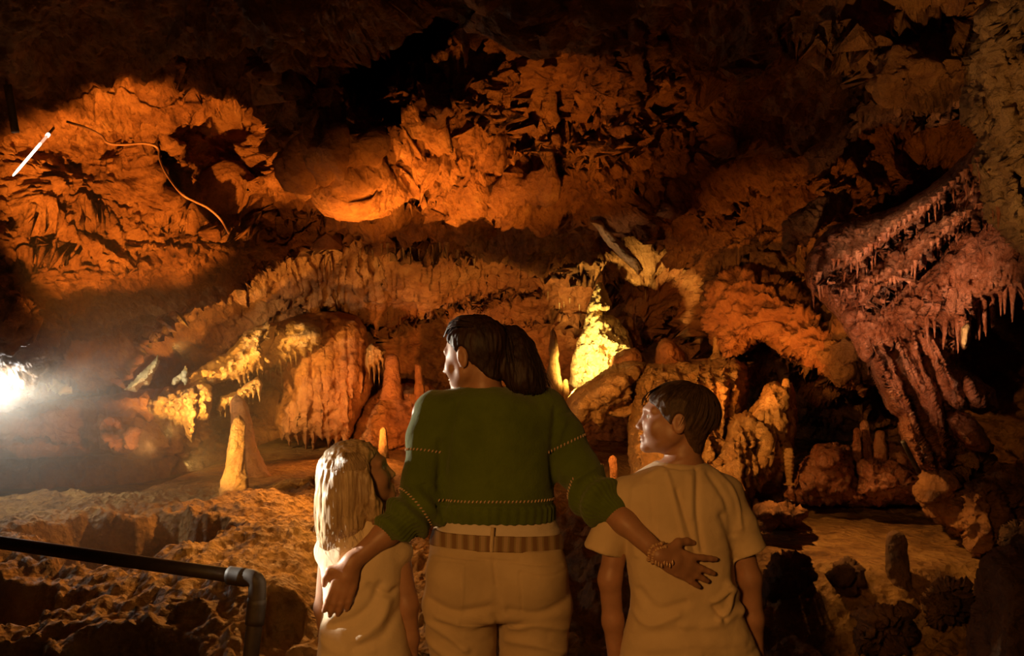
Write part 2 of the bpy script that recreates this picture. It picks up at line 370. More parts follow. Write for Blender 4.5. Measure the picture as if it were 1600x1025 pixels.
    left = (~below) & (fx < 330-.0*fy) & (fy > np.interp(fx, [-450, 60, 130, 330], [60, 190, 300, 340]))
    right = below & (fx > np.interp(fy, [400, 560, 700], [1090, 1100, 1160]))
    lab = np.zeros(len(q4), int); lab[below] = 1; lab[left] = 2; lab[right] = 3
    for k, (nm, mt) in enumerate([('ceiling', 'rock'), ('wall_back', 'red'), ('wall_left', 'rock'), ('wall_right', 'rock')]):
        f = q4[lab == k]; used = np.unique(f); mp = np.full(nx*ny, -1, np.int64); mp[used] = np.arange(len(used))
        o = mesh_np(nm, Pn[used], mp[f], M[mt]); tag(o, kind='structure')
build_shell()

# ------------------------------------------------------------------ cave floor: one terrain in world space
def floor_z(x, y):
    z = np.interp(y, [-2, 3.15, 3.45, 3.9, 5, 6.0, 6.6, 8, 10, 13], [0, 0, .10, .36, .52, .64, .68, .72, .80, .9])
    # path side: flat trodden strip in front
    left = sstep(-.6, -1.1, x)
    zl = np.interp(y, [-2, 3.0, 3.4, 3.9, 5, 5.8, 6.3, 8, 10, 13], [0, 0, .18, .42, .62, .73, .72, .77, .86, .92])
    z = z*(1-left)+zl*left
    # the far left falls away behind the crest
    fl = sstep(-2.4, -3.4, x)*sstep(5.9, 6.6, y)
    z = z-fl*.38
    return z
def build_floor():
    xs = np.concatenate([np.arange(-8, -4.4, .08), np.arange(-4.4, 4.6, .0125), np.arange(4.6, 8, .08)]); 
    ys = np.concatenate([np.arange(-2.5, 3.0, .08), np.arange(3.0, 7.2, .0145), np.arange(7.2, 12.5, .035)])
    X, Y = np.meshgrid(xs, ys); Z = floor_z(X, Y)
    am = sstep(3.1, 3.7, Y)*(1-.8*sstep(6.2, 7.0, Y))
    P = np.stack([X, Y, Z], 2).reshape(-1, 3).astype(np.float32); a = am.ravel()
    L = sstep(-.2, -.9, P[:, 0])
    Q = P.copy(); Q[:, 2] = 0
    # left mound: granular flowstone with terraces; right: broken slabs and cobbles
    rgh = ridged(Q/.55+3, 4, .55)
    h = a*(L*(.10*fbm(Q/.9, 3)+.045*ridged(Q/.25, 4, .6)+.012*fbm(Q/.05, 2))+(1-L)*(.13*(rgh-.4)+.05*fbm(Q/.16+7, 3, .6)+.012*ridged(Q/.07, 2)))
    # deep hollows in the left mound
    def hol(cx, cy, rx, ry, rot, dep):
        c, s = math.cos(rot), math.sin(rot); u = (P[:, 0]-cx)*c+(P[:, 1]-cy)*s; v = -(P[:, 0]-cx)*s+(P[:, 1]-cy)*c
        wob = .35*fbm(Q/.28+11, 3); return -dep*sstep(1.15, .8, np.hypot(u/rx, v/ry)+wob)
    h += hol(-2.05, 5.15, .46, .36, .5, .6)+hol(-2.55, 4.25, .55, .28, .1, .42)+hol(-1.55, 3.78, .35, .16, 0, .28)+hol(-2.1, 3.75, .35, .22, 0, .32)+hol(-.98, 4.0, .10, .28, 0, .14)+hol(-3.0, 4.9, .3, .14, 0, .2)
    # smooth raised slab to the right
    sl = sstep(1.15, .9, np.hypot((P[:, 0]-2.0)/.85, (P[:, 1]-5.35)/.8)+.12*fbm(Q/.4, 2))
    tgt = .60+.06*(P[:, 1]-5.3)
    Z1 = P[:, 2]+h
    Z1 = Z1*(1-sl)+(tgt+.012*fbm(Q/.2, 3))*sl
    P[:, 2] = Z1
    nx, ny = len(xs), len(ys); idx = np.arange(nx*ny).reshape(ny, nx)
    q4 = np.stack([idx[:-1, :-1], idx[:-1, 1:], idx[1:, 1:], idx[1:, :-1]], 2).reshape(-1, 4)
    o = mesh_np('floor', P, q4, M['ground']); tag(o, kind='structure')
build_floor()

# ------------------------------------------------------------------ rock formations
def relief(name, outline, D, mat, thick=.4, edge=45, step=2.2, lips=(), flute=None, amp=(.05, .04, .018, .006), sc=(.6, .22, .08, .03),
           st=(1, 1, 1), seed=0.0, pits=0.0, bumps=(), back=.5, pw=.5, parent=None, jag=2.0, extra=None):
    """a closed rock body: outline traced at its own distance, rounded back over its edge, real thickness"""
    poly = np.array(outline, float)
    # resample + roughen outline
    P2 = []
    for i in range(len(poly)):
        a, b = poly[i], poly[(i+1) % len(poly)]; n = max(1, int(np.hypot(*(b-a))/4))
        for k in range(n): P2.append(a+(b-a)*k/n)
    P2 = np.array(P2); nz = np.stack([P2[:, 0]/16+seed, P2[:, 1]/16, np.zeros(len(P2))], 1)
    P2 = P2+jag*np.stack([fbm(nz, 3), fbm(nz+40, 3)], 1)
    x0, y0 = P2.min(0)-step*2; x1, y1 = P2.max(0)+step*2
    xs = np.arange(x0, x1, step); ys = np.arange(y0, y1, step); X, Y = np.meshgrid(xs, ys)
    ins = inpoly(X, Y, P2)
    near = ins.copy()
    near[1:] |= ins[:-1]; near[:-1] |= ins[1:]; near[:, 1:] |= near[:, :-1].copy(); near[:, :-1] |= near[:, 1:].copy()
    d = np.zeros(X.shape); bx, by = X.copy(), Y.copy()
    dd, qx, qy = dist_poly(X[near], Y[near], P2); d[near] = dd; bx[near] = qx; by[near] = qy
    cell = (ins[:-1, :-1].astype(int)+ins[1:, :-1]+ins[1:, 1:]+ins[:-1, 1:]) >= 2
    bd = near & ~ins
    d[bd] = 0; X = np.where(bd, bx, X); Y = np.where(bd, by, Y)
    Db = rbf(D, 40)(X, Y) if isinstance(D, (list, tuple)) else np.full(X.shape, float(D))
    t = np.clip(d/edge, 0, 1); f = (1-(1-t)**2)**pw
    dl = np.zeros(X.shape)
    for L in lips: dl += lip_delta(X, Y, L)
    if flute:
        a_, wl, lean, y_a, y_b = flute
        u = X+lean*(Y-y_a); q = np.stack([u.ravel()/wl, Y.ravel()/(wl*9), np.full(X.size, seed+1.7)], 1)
        r = (0.5-np.abs(perlin(q))*1.3).reshape(X.shape)+.35*(0.5-np.abs(perlin(q*2.1+5))).reshape(X.shape)
        dl -= a_*r*sstep(y_a-20, y_a+20, Y)*(1-sstep(y_b-10, y_b+30, Y))
    for (cx, cy, rx, ry, h) in bumps: dl -= h*np.exp(-(((X-cx)/rx)**2+((Y-cy)/ry)**2)**1.3)
    if extra is not None: dl += extra(X, Y)
    Df = Db+thick*(1-f)+dl*np.minimum(1, d/8)
    Dk = Db+thick+back*thick*f
    def mk(Dx):
        return np.stack([(X-HX)*Dx/F, Dx, CZ+(HY-Y)*Dx/F], 2).astype(np.float32)
    G = mk(Df); N = -grid_normals(G); P = G.reshape(-1, 3); fade = np.minimum(1, .25+d/10).ravel()
    P = rock_disp(P, N.reshape(-1, 3), amp, sc, st, seed*3.3, pits, fade)
    B = mk(Dk).reshape(-1, 3)
    ny, nx = X.shape; idx = np.arange(nx*ny).reshape(ny, nx)
    q4 = np.stack([idx[:-1, :-1], idx[1:, :-1], idx[1:, 1:], idx[:-1, 1:]], 2)[cell]
    isb = (~ins).ravel()
    bmap = np.where(isb, np.arange(nx*ny), np.arange(nx*ny)+nx*ny)
    V = np.vstack([P, B]); qb = bmap[q4[:, ::-1]]
    Q = np.vstack([q4, qb]); used = np.unique(Q); mp = np.full(2*nx*ny, -1, np.int64); mp[used] = np.arange(len(used))
    V = V[used]; o = mesh_np(name, V, mp[Q], mat, parent)
    if parent is None:
        reorigin(o, (float(V[:, 0].mean()), float(V[:, 1].mean()), float(V[:, 2].min())))
    return o

def lathe(name, prof, base, mat, seg=40, amp=.02, seed=0, bend=(0, 0), rings=0.0, parent=None, squash=1.0, drip=0.0):
    """prof: [(z, r)] bottom to top, base: world point"""
    pr = curve(prof, 64); z = pr[:, 0]; r = np.clip(pr[:, 1], .0008, None); n = len(z)
    a = np.linspace(0, 2*PI, seg, endpoint=False); A, Z = np.meshgrid(a, z); R = np.repeat(r[:, None], seg, 1)
    H = max(abs(z[-1]-z[0]), .01); t = (Z-z[0])/(z[-1]-z[0])
    q = np.stack([np.cos(A)*1.3+seed, np.sin(A)*1.3, Z/max(.08, H*.22)], 2).reshape(-1, 3)
    R = R*(1+amp*8*fbm(q, 3).reshape(R.shape))+R*.06*fbm(q*4+3, 2).reshape(R.shape)
    if rings: R = R*(1+rings*np.sin(Z/H*60+2*perlin(q).reshape(R.shape)))
    if drip:
        q2 = np.stack([np.cos(A)*3.2+seed, np.sin(A)*3.2, Z/(H*1.5)], 2).reshape(-1, 3); R = R*(1+drip*(0.4-np.abs(perlin(q2))).reshape(R.shape))
    X = R*np.cos(A)+bend[0]*t**1.5; Y = R*np.sin(A)*squash+bend[1]*t**1.5
    V = np.stack([X, Y, Z], 2).reshape(-1, 3); idx = np.arange(n*seg).reshape(n, seg); nx = np.roll(idx, -1, 1)
    Q = np.stack([idx[:-1], nx[:-1], nx[1:], idx[1:]], 2).reshape(-1, 4)
    V = np.vstack([V, [[0, 0, z[0]], [bend[0], bend[1], z[-1]]]]); c0 = n*seg; T = []
    for k in range(seg):
        k2 = (k+1) % seg; T.append((c0, k2, k)); T.append((c0+1, (n-1)*seg+k, (n-1)*seg+k2))
    if z[-1] < z[0]: Q = Q[:, ::-1]; T = [t_[::-1] for t_ in T]
    o = mesh_np(name, V, Q, mat, parent, tris=T); o.location = base; return o
def stag(name, px, pyb, pyt, D, wpx, mat, label, cat='stalagmite', shape=((0, 1), (.12, .86), (.4, .66), (.7, .5), (.9, .34), (.98, .18), (1, .02)), sink=.12, **k):
    H = (pyb-pyt)*D/F; r = wpx*.5*D/F; b = at(px, pyb, D)
    pr = [(-sink, r*1.25)]+[(s*H, r*v) for s, v in shape]
    o = lathe(name, pr, b, mat, **k); return tag(o, label, cat)

PT = ((0, 1), (.1, .85), (.35, .62), (.65, .42), (.9, .22), (1, .02))     # pointed
BL = ((0, 1), (.2, .9), (.5, .8), (.8, .7), (.93, .5), (.985, .25), (1, .02))   # blunt

# --- left: curtain, cap and hanging flowstone
o = relief('flowstone_curtain', [(405, 522), (440, 500), (480, 488), (530, 486), (560, 495), (573, 515), (578, 560), (584, 600), (577, 625), (562, 650), (548, 684)]
    + fr(546, 684, 434, 686, 9, 4, 30, 5)+[(430, 660), (432, 630), (440, 615), (425, 600), (400, 572), (396, 545)], 8.7, M['red'], .5, 50, flute=(.08, 17, -.05, 500, 690), amp=(.06, .03, .014, .005), seed=1, jag=1.5)
tag(o, 'broad reddish flowstone curtain with fluted face and drip fringe hanging at mid left', 'flowstone')
capb = []
rr = random.Random(4)
for k in range(95):
    x = rr.uniform(378, 500); y = rr.uniform(512, 600)-.18*(x-378)*0; capb.append((x, y, rr.uniform(3, 5), rr.uniform(4, 8), rr.uniform(.05, .11)))
o = relief('flowstone_overhang', [(372, 548), (392, 522), (415, 506), (450, 499), (480, 503), (500, 512), (505, 530)]+fr(503, 535, 470, 552, 3, 6, 26, 3)+fr(468, 555, 385, 585, 10, 12, 52, 8)+[(378, 580), (368, 566)], 8.25, M['flow'], .35, 30, bumps=capb, amp=(.03, .03, .015, .006), seed=2, jag=1.5)
tag(o, 'golden knobbly flowstone cap with finger drips spilling over the reddish curtain', 'flowstone')
kb = [(rr.uniform(265, 420), rr.uniform(510, 610), rr.uniform(3, 6), rr.uniform(3, 7), rr.uniform(.05, .12)) for _ in range(120)]
o = relief('flowstone_ledge', [(258, 628), (275, 606), (300, 583), (325, 566), (352, 550), (385, 517), (418, 500), (436, 506), (424, 545), (414, 566)]
    + fr(412, 572, 372, 590, 6, 10, 46, 4)+fr(368, 592, 300, 604, 7, 2, 14, 6)+[(285, 620), (270, 632)], 7.9, M['flow'], .4, 26, bumps=kb, amp=(.04, .04, .02, .008), seed=3, jag=2.5)
tag(o, 'yellow-lit lumpy ledge sloping up to the right below the dark left ceiling', 'flowstone')
o = relief('hanging_flowstone', [(276, 610), (292, 600), (312, 594), (329, 604), (332, 634), (327, 652), (313, 662), (309, 672), (304, 690), (298, 693), (290, 676), (280, 655), (272, 640)], 7.7, M['flow'], .3, 22, step=1.6,
    flute=(.10, 9, .1, 600, 690), amp=(.03, .04, .02, .008), seed=4, jag=2.5, bumps=[(300, 640, 7, 40, .12)])
tag(o, 'bright yellow pointed flowstone lobe hanging lowest below the lumpy ledge', 'flowstone')
o = relief('hanging_flowstone', [(229, 636), (240, 620), (262, 606), (282, 612), (290, 640)]+fr(288, 664, 252, 652, 4, 4, 18, 3)+[(245, 652), (232, 644)], 7.85, M['flow'], .3, 18, step=1.6,
    flute=(.08, 9, .3, 600, 690), amp=(.04, .05, .025, .01), seed=5, jag=3, bumps=[(rr.uniform(235, 285), rr.uniform(612, 655), 4, 5, .08) for _ in range(26)])
tag(o, 'orange knobbly flowstone lobe just left of the bright yellow pointed lobe', 'flowstone')
o = relief('hanging_flowstone', [(338, 632), (345, 618), (368, 612), (385, 600), (404, 588), (410, 600)]+fr(409, 606, 376, 624, 4, 16, 40, 9)+fr(372, 628, 340, 640, 4, 6, 22, 2)+[(336, 640)], 8.0, M['flow'], .25, 14, step=1.6, flute=(.07, 8, .1, 590, 660), amp=(.03, .03, .015, .006), seed=6, jag=1.5)
tag(o, 'orange comb of drips hanging between the yellow lobe and the broad curtain', 'flowstone')
for i, (ol, lb) in enumerate([([(193, 612), (212, 592), (236, 566), (250, 554), (246, 575), (238, 590), (232, 602), (222, 600), (214, 610)], 'white-lit jagged rock fin nearest the glow on the left'),
        ([(268, 602), (276, 590), (288, 578), (291, 570), (294, 600), (288, 604), (284, 590), (275, 600)], 'small white-lit rock fin between the jagged fin and the yellow ledge')]):
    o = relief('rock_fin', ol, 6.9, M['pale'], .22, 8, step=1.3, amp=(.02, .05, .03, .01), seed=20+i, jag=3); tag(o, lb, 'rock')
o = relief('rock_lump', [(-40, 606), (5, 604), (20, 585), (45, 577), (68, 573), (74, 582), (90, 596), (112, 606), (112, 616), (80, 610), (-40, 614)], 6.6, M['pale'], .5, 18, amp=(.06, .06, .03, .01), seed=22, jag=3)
tag(o, 'pale rounded rock lump caught in the white glow at the far left', 'rock')
o = relief('rock_shelf', [(-160, 660), (0, 646), (40, 640), (62, 631), (110, 624), (170, 616), (262, 606), (268, 630), (235, 662), (212, 650), (200, 716), (150, 712), (60, 716), (-160, 720)], [(-160, 660, 6.3), (0, 650, 6.7), (260, 620, 8.0), (60, 716, 7.0), (210, 700, 7.8)], M['red'], .5, 16, amp=(.05, .05, .02, .01), seed=23, jag=1.5, lips=[dict(p=[(-160, 690), (0, 684), (150, 690)], h=.1, w=20, g=.1, u=30, seed=3)])
tag(o, 'long low brown rock shelf with a white-lit upper edge at the far left', 'rock')
o = relief('rock_block', [(150, 664), (156, 648), (186, 654), (193, 664), (213, 664), (218, 672), (217, 698), (210, 707), (180, 709), (156, 700)], 6.8, M['red'], .4, 12, step=1.3, amp=(.03, .05, .03, .008), seed=24, jag=2,
    bumps=[(205, 686, 12, 26, .1), (172, 672, 15, 8, -.3), (172, 690, 12, 8, .05)])
tag(o, 'glowing orange square-edged rock block with a dark recess at far left', 'rock')
# --- left stalagmites
stag('stalagmite', 366, 766, 648, 6.15, 46, M['flow'], 'tall blunt yellow stalagmite standing on the crest of the left mound', shape=((0, 1), (.08, .9), (.25, .75), (.5, .62), (.75, .5), (.88, .44), (.95, .3), (1, .02)), bend=(.03, 0), amp=.02, seed=3, sink=.1)
stag('stalagmite', 388, 738, 616, 7.3, 64, M['red'], 'broad dim brown stalagmite behind the tall yellow one', shape=((0, 1), (.15, .8), (.45, .55), (.8, .42), (.93, .3), (1, .02)), bend=(-.09, 0), amp=.02, seed=5)
# --- middle: orange mound with small stalagmites
o = relief('flowstone_mound', [(548, 716), (552, 690), (560, 650), (580, 620), (605, 602), (640, 598), (670, 598), (690, 612), (705, 640), (715, 716)], 8.9, M['red'], .8, 50, amp=(.06, .05, .03, .01), seed=7, pits=.01)
tag(o, 'rounded red-orange mound behind the girl and the woman, carrying two small stalagmites', 'flowstone')
stag('stalagmite', 613, 604, 553, 8.6, 30, M['red'], 'thick conical orange stalagmite, larger of the two on the red-orange mound', shape=BL, amp=.01, seed=6)
stag('stalagmite', 656, 603, 567, 8.6, 15, M['red'], 'thin blunt orange stalagmite, smaller of the two on the red-orange mound', shape=((0, 1), (.1, .85), (.4, .8), (.8, .7), (.95, .4), (1, .02)), amp=.01, seed=8, bend=(-.02, 0))
stag('stalagmite', 599, 692, 668, 7.6, 14, M['flow'], 'tiny stubby orange stalagmite just above the girl\'s head', shape=BL, amp=.01, seed=9)
o = relief('drip_cluster', [(572, 545), (580, 535), (592, 538), (604, 548), (600, 556)]+fr(602, 560, 574, 575, 4, 18, 52, 7)+[(571, 570)], 8.6, M['flow'], .15, 6, step=1.3, flute=(.05, 7, 0, 540, 610), amp=(.02, .02, .01, .004), seed=8, jag=1)
tag(o, 'thin golden drips hanging at the right edge of the reddish curtain', 'flowstone')
# --- thin stalagmite and the bright yellow one
stag('stalagmite', 866, 650, 513, 7.4, 30, M['flow'], 'tall thin glistening stalagmite just right of the woman\'s ponytail', shape=((0, 1), (.15, .85), (.3, .72), (.4, .75), (.55, .6), (.65, .42), (.72, .5), (.85, .36), (.95, .25), (1, .02)), amp=.03, seed=4, bend=(-.01, 0), drip=.3)
stag('stalagmite', 884, 625, 592, 7.5, 12, M['flow'], 'tiny round-topped stalagmite between the thin one and the bright yellow one', shape=BL, seed=12)
yb = [(rr.uniform(895, 975), rr.uniform(460, 595), rr.uniform(2.5, 6), rr.uniform(4, 10), rr.uniform(.01, .035)) for _ in range(90)]
yb += [(rr.uniform(898, 960), rr.uniform(540, 590), 2.5, 4, -.05) for _ in range(16)]
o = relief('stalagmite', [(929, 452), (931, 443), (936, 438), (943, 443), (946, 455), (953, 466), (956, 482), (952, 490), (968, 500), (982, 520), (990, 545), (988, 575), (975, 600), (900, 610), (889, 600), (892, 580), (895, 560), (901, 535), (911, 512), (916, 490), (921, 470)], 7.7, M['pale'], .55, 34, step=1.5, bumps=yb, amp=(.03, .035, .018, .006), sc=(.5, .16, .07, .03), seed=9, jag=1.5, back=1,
    lips=[dict(p=[(938, 490), (955, 496), (985, 520)], h=.0, w=10, g=.14, u=16, seed=2), dict(p=[(938, 520), (960, 530), (990, 545)], h=.10, w=10, g=.0, u=10, seed=5)])
tag(o, 'big brilliant yellow cone-shaped stalagmite tapering to a knob', 'stalagmite')
o = relief('rock_lump', [(950, 575), (958, 556), (975, 545), (992, 543), (1005, 553), (1010, 575), (990, 590), (955, 590)], 7.1, M['red'], .3, 18, step=1.6, amp=(.03, .03, .012, .004), seed=10, jag=1)
tag(o, 'low rounded orange lump at the right foot of the brilliant yellow stalagmite', 'rock')
o = relief('rock_lump', [(974, 530), (972, 505), (980, 492), (990, 500), (1000, 525), (1006, 550), (985, 556)], 8.4, M['rock'], .3, 14, step=1.6, amp=(.03, .04, .02, .004), seed=30, jag=2)
tag(o, 'dim brown rock shoulder behind the brilliant yellow stalagmite', 'rock')
o = relief('boulder', [(1024, 572), (1025, 545), (1033, 530), (1040, 527), (1055, 534), (1068, 548), (1073, 568), (1068, 578), (1030, 580)], 6.9, M['red'], .3, 22, step=1.6, amp=(.02, .03, .012, .004), seed=11, jag=1)
tag(o, 'rounded orange boulder sitting on top of the big centre mound', 'rock')
stag('stalagmite', 1119, 562, 524, 7.2, 24, M['flow'], 'small pale stump on the right top of the big centre mound', shape=((0, 1), (.12, .8), (.25, .5), (.5, .42), (.85, .4), (.95, .3), (1, .02)), amp=.01, seed=14)
# --- the big centre mounds
o = relief('flowstone_mound', [(884, 640), (888, 618), (905, 603), (930, 590), (955, 572), (985, 564), (1010, 568), (1004, 600), (996, 640), (975, 655), (948, 650), (938, 668), (925, 655), (905, 672), (900, 720), (885, 720)], [(884, 640, 6.5), (1000, 570, 6.6), (990, 640, 6.4)], M['flow'], .55, 40, amp=(.05, .04, .016, .006), seed=12, jag=2,
    bumps=[(960, 600, 30, 26, .16), (935, 615, 14, 12, .1), (910, 635, 10, 10, .08), (975, 640, 25, 14, -.2)])
tag(o, 'leaning orange flowstone shoulder like an animal\'s head between woman and boy', 'flowstone')
rib = [(x, 640, 5, 90, .10) for x in (1003, 1018, 1034, 1092, 1110, 1131, 1150)]
o = relief('flowstone_mound', [(998, 580), (1012, 569), (1040, 565), (1080, 566), (1120, 560), (1150, 562), (1166, 575), (1170, 610), (1164, 650), (1160, 700), (1152, 800), (990, 800), (986, 740), (980, 690), (982, 640), (988, 605)], [(1000, 580, 6.3), (1160, 580, 6.5), (1080, 700, 6.1), (1000, 800, 6.0)], M['flow'], .8, 60, flute=(.16, 24, -.15, 575, 760), amp=(.05, .03, .025, .010), seed=13, bumps=rib, jag=2)
tag(o, 'big domed orange flowstone mound with ribbed sides directly behind the boy', 'flowstone')
o = relief('flowstone_mound', [(1172, 640), (1186, 622), (1196, 603), (1210, 596), (1222, 600), (1236, 598), (1244, 616), (1247, 660), (1240, 700), (1215, 720), (1180, 700)], 6.0, M['flow'], .5, 30, amp=(.03, .04, .015, .005), seed=14, jag=1.5, flute=(.05, 14, 0, 640, 720))
tag(o, 'twin-topped smooth orange mound right of the big domed mound', 'flowstone')
stag('stalagmite', 1228, 606, 591, 6.2, 13, M['flow'], 'tiny pale nub on top of the twin-topped mound', shape=BL, seed=15, sink=.05)
o = relief('flowstone_mound', [(1142, 652), (1165, 641), (1182, 648), (1200, 660), (1222, 676), (1238, 694)]+fr(1238, 730, 1168, 772, 5, 6, 34, 12)+[(1190, 800), (1150, 800), (1118, 760), (1110, 730), (1128, 700)], [(1142, 652, 5.8), (1238, 700, 5.8), (1150, 800, 5.5)], M['flow'], .5, 36, flute=(.12, 13, -.1, 670, 770), amp=(.04, .05, .02, .008), seed=15, jag=2, bumps=[(1160, 690, 26, 30, .08)])
tag(o, 'lower orange flowstone apron with dripping right edge right of the boy\'s head', 'flowstone')
stag('stalagmite', 1233, 752, 700, 5.7, 15, M['flow'], 'thin ringed pillar at the right edge of the lower orange apron', 'stalagmite', shape=((0, .6), (.3, .8), (.6, .9), (.8, 1), (1, .7)), rings=.1, seed=16, sink=.02)
stag('stalagmite', 961, 772, 711, 5.2, 17, M['red'], 'small blunt orange stalagmite standing beside the boy\'s left shoulder', shape=((0, 1), (.15, .95), (.35, .7), (.6, .75), (.85, .8), (.95, .5), (1, .02)), bend=(-.012, 0), seed=17, rings=.03)
# --- right lower mounds, slab stalagmite and rubble
o = relief('flowstone_mound', [(1212, 786), (1225, 765), (1238, 755), (1245, 735), (1262, 710), (1268, 700), (1275, 695), (1310, 690), (1330, 698), (1340, 720), (1345, 790)], 5.7, M['wet'], .6, 36, amp=(.04, .05, .02, .008), seed=16, jag=1.5, flute=(.06, 16, 0, 730, 790), bumps=[(1290, 715, 22, 20, .1)])
tag(o, 'glistening brown mound on the floor, left of the pair at lower right', 'flowstone')
o = relief('flowstone_mound', [(1325, 790), (1330, 765), (1340, 745), (1338, 728), (1345, 716), (1362, 714), (1378, 722), (1395, 716), (1415, 730), (1440, 750), (1445, 790)], 5.5, M['wet'], .5, 30, amp=(.04, .05, .02, .008), seed=17, jag=2, pits=.02)
tag(o, 'glistening brown mound on the floor, right of the pair at lower right', 'flowstone')
o = relief('rock_shelf', [(1320, 730), (1328, 700), (1345, 690), (1380, 686), (1420, 692), (1445, 715), (1450, 750), (1330, 750)], 6.2, M['wet'], .5, 24, amp=(.04, .05, .02, .008), seed=18, jag=2)
tag(o, 'dark wet shelf with small stumps behind the glistening mound pair', 'rock')
stag('stalagmite', 1351, 694, 656, 6.2, 18, M['wet'], 'tallest wet stump on the dark shelf at lower right', shape=BL, seed=18)
stag('stalagmite', 1339, 698, 668, 6.1, 14, M['wet'], 'wet stump at the left end of the dark shelf at lower right', shape=BL, seed=19)
stag('stalagmite', 1375, 696, 672, 6.2, 20, M['wet'], 'low broad wet stump at the right of the dark shelf stumps', shape=BL, seed=20)
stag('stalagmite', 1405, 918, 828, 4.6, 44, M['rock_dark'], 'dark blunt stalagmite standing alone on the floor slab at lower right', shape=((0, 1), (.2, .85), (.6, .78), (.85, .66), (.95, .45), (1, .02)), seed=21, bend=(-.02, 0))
rub = [([(1440, 770), (1452, 745), (1480, 735), (1500, 745), (1512, 780), (1530, 820), (1500, 850), (1470, 820), (1445, 800)], 5.0, 'cracked brown boulder at the right end of the smooth floor slab'),
       ([(1502, 850), (1500, 800), (1512, 760), (1535, 745), (1560, 760), (1580, 810), (1560, 860), (1530, 870)], 4.7, 'tall angular brown rock right of the cracked boulder'),
       ([(1540, 760), (1550, 735), (1580, 728), (1620, 735), (1640, 790), (1600, 820), (1570, 800)], 4.9, 'brown rock at the right edge above the angular rock'),
       ([(1470, 740), (1465, 712), (1490, 700), (1540, 700), (1552, 715), (1545, 745), (1500, 752)], 5.2, 'low broken ledge rock under the foot of the wet drapery'),
       ([(1556, 850), (1562, 820), (1590, 808), (1640, 815), (1650, 880), (1590, 890)], 4.2, 'pale-topped rock at the right edge above the dark foreground rock'),
       ([(1180, 800), (1200, 785), (1235, 790), (1262, 800), (1250, 822), (1200, 826)], 5.0, 'flat brown slab fragment right of the boy\'s shoulder'),
       ([(1196, 905), (1205, 870), (1230, 862), (1262, 872), (1270, 900), (1240, 920), (1200, 925)], 4.1, 'dim flat boulder just right of the boy\'s sleeve'),
       ([(1290, 905), (1300, 880), (1325, 870), (1350, 885), (1352, 915), (1320, 925)], 4.3, 'dim boulder left of the lone dark stalagmite'),
       ([(1440, 960), (1450, 915), (1480, 900), (1515, 910), (1530, 960), (1500, 990), (1450, 990)], 3.9, 'dim boulder left of the dark foreground rock'),
       ([(1330, 1000), (1345, 955), (1380, 945), (1420, 955), (1430, 1000), (1400, 1020), (1340, 1020)], 3.7, 'dim boulder near the bottom edge below the lone dark stalagmite')]
for i, (ol, D, lb) in enumerate(rub):
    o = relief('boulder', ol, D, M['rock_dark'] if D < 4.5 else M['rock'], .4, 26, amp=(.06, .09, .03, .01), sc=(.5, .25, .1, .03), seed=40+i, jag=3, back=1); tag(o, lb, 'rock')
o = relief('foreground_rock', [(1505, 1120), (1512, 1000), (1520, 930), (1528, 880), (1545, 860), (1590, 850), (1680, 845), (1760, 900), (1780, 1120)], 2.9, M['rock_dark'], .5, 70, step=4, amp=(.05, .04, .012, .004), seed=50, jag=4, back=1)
tag(o, 'large dark smooth rock close to the viewer at the bottom right corner', 'rock')

# --- right: wet draperies
tiers = [dict(p=[(1262, 452), (1300, 425), (1345, 405), (1385, 375), (1430, 345), (1480, 300), (1540, 255)], h=.26, w=30, g=.34, u=26, fr=36, fw=6, seed=31, rag=3),
         dict(p=[(1280, 480), (1300, 468), (1340, 452), (1375, 440)], h=.10, w=16, g=.14, u=16, fr=18, fw=5, seed=32, rag=3),
         dict(p=[(1350, 470), (1390, 448), (1430, 420), (1470, 375), (1510, 340), (1560, 335)], h=.22, w=30, g=.30, u=26, fr=34, fw=6, seed=33, rag=3),
         dict(p=[(1330, 500), (1370, 480), (1410, 470)], h=.10, w=16, g=.14, u=16, fr=20, fw=6, seed=34, rag=3)]
rb = [(rr.uniform(1290, 1600), rr.uniform(300, 540), rr.uniform(2.5, 5), rr.uniform(3, 9), rr.uniform(.004, .018)) for _ in range(420)]
o = WETD = relief('wet_drapery', [(1261, 446), (1258, 425), (1262, 400), (1274, 376), (1300, 352), (1345, 338), (1400, 322), (1450, 292), (1495, 255), (1530, 220), (1560, 200), (1640, 260), (1660, 430)]
    + fr(1640, 440, 1560, 462, 5, 10, 60, 3)+fr(1558, 466, 1520, 482, 3, 20, 62, 5)+[(1518, 500), (1516, 530), (1508, 546), (1500, 530)]+fr(1496, 512, 1440, 510, 4, 8, 40, 6)+fr(1438, 512, 1350, 545, 6, 20, 90, 8)+[(1335, 540), (1318, 512), (1300, 488), (1282, 470)],
    [(1260, 440, 5.0), (1300, 360, 5.2), (1530, 225, 4.7), (1650, 300, 4.1), (1640, 430, 4.0), (1500, 530, 4.5), (1340, 530, 4.9), (1420, 420, 4.8)], M['wet'], .5, 22, step=1.9, lips=tiers, bumps=rb, amp=(.05, .012, .010, .005), seed=19, jag=2, flute=(.06, 13, .25, 330, 560))
tag(o, 'huge glistening reddish drapery with tiers of drip fringes at the right', 'flowstone')
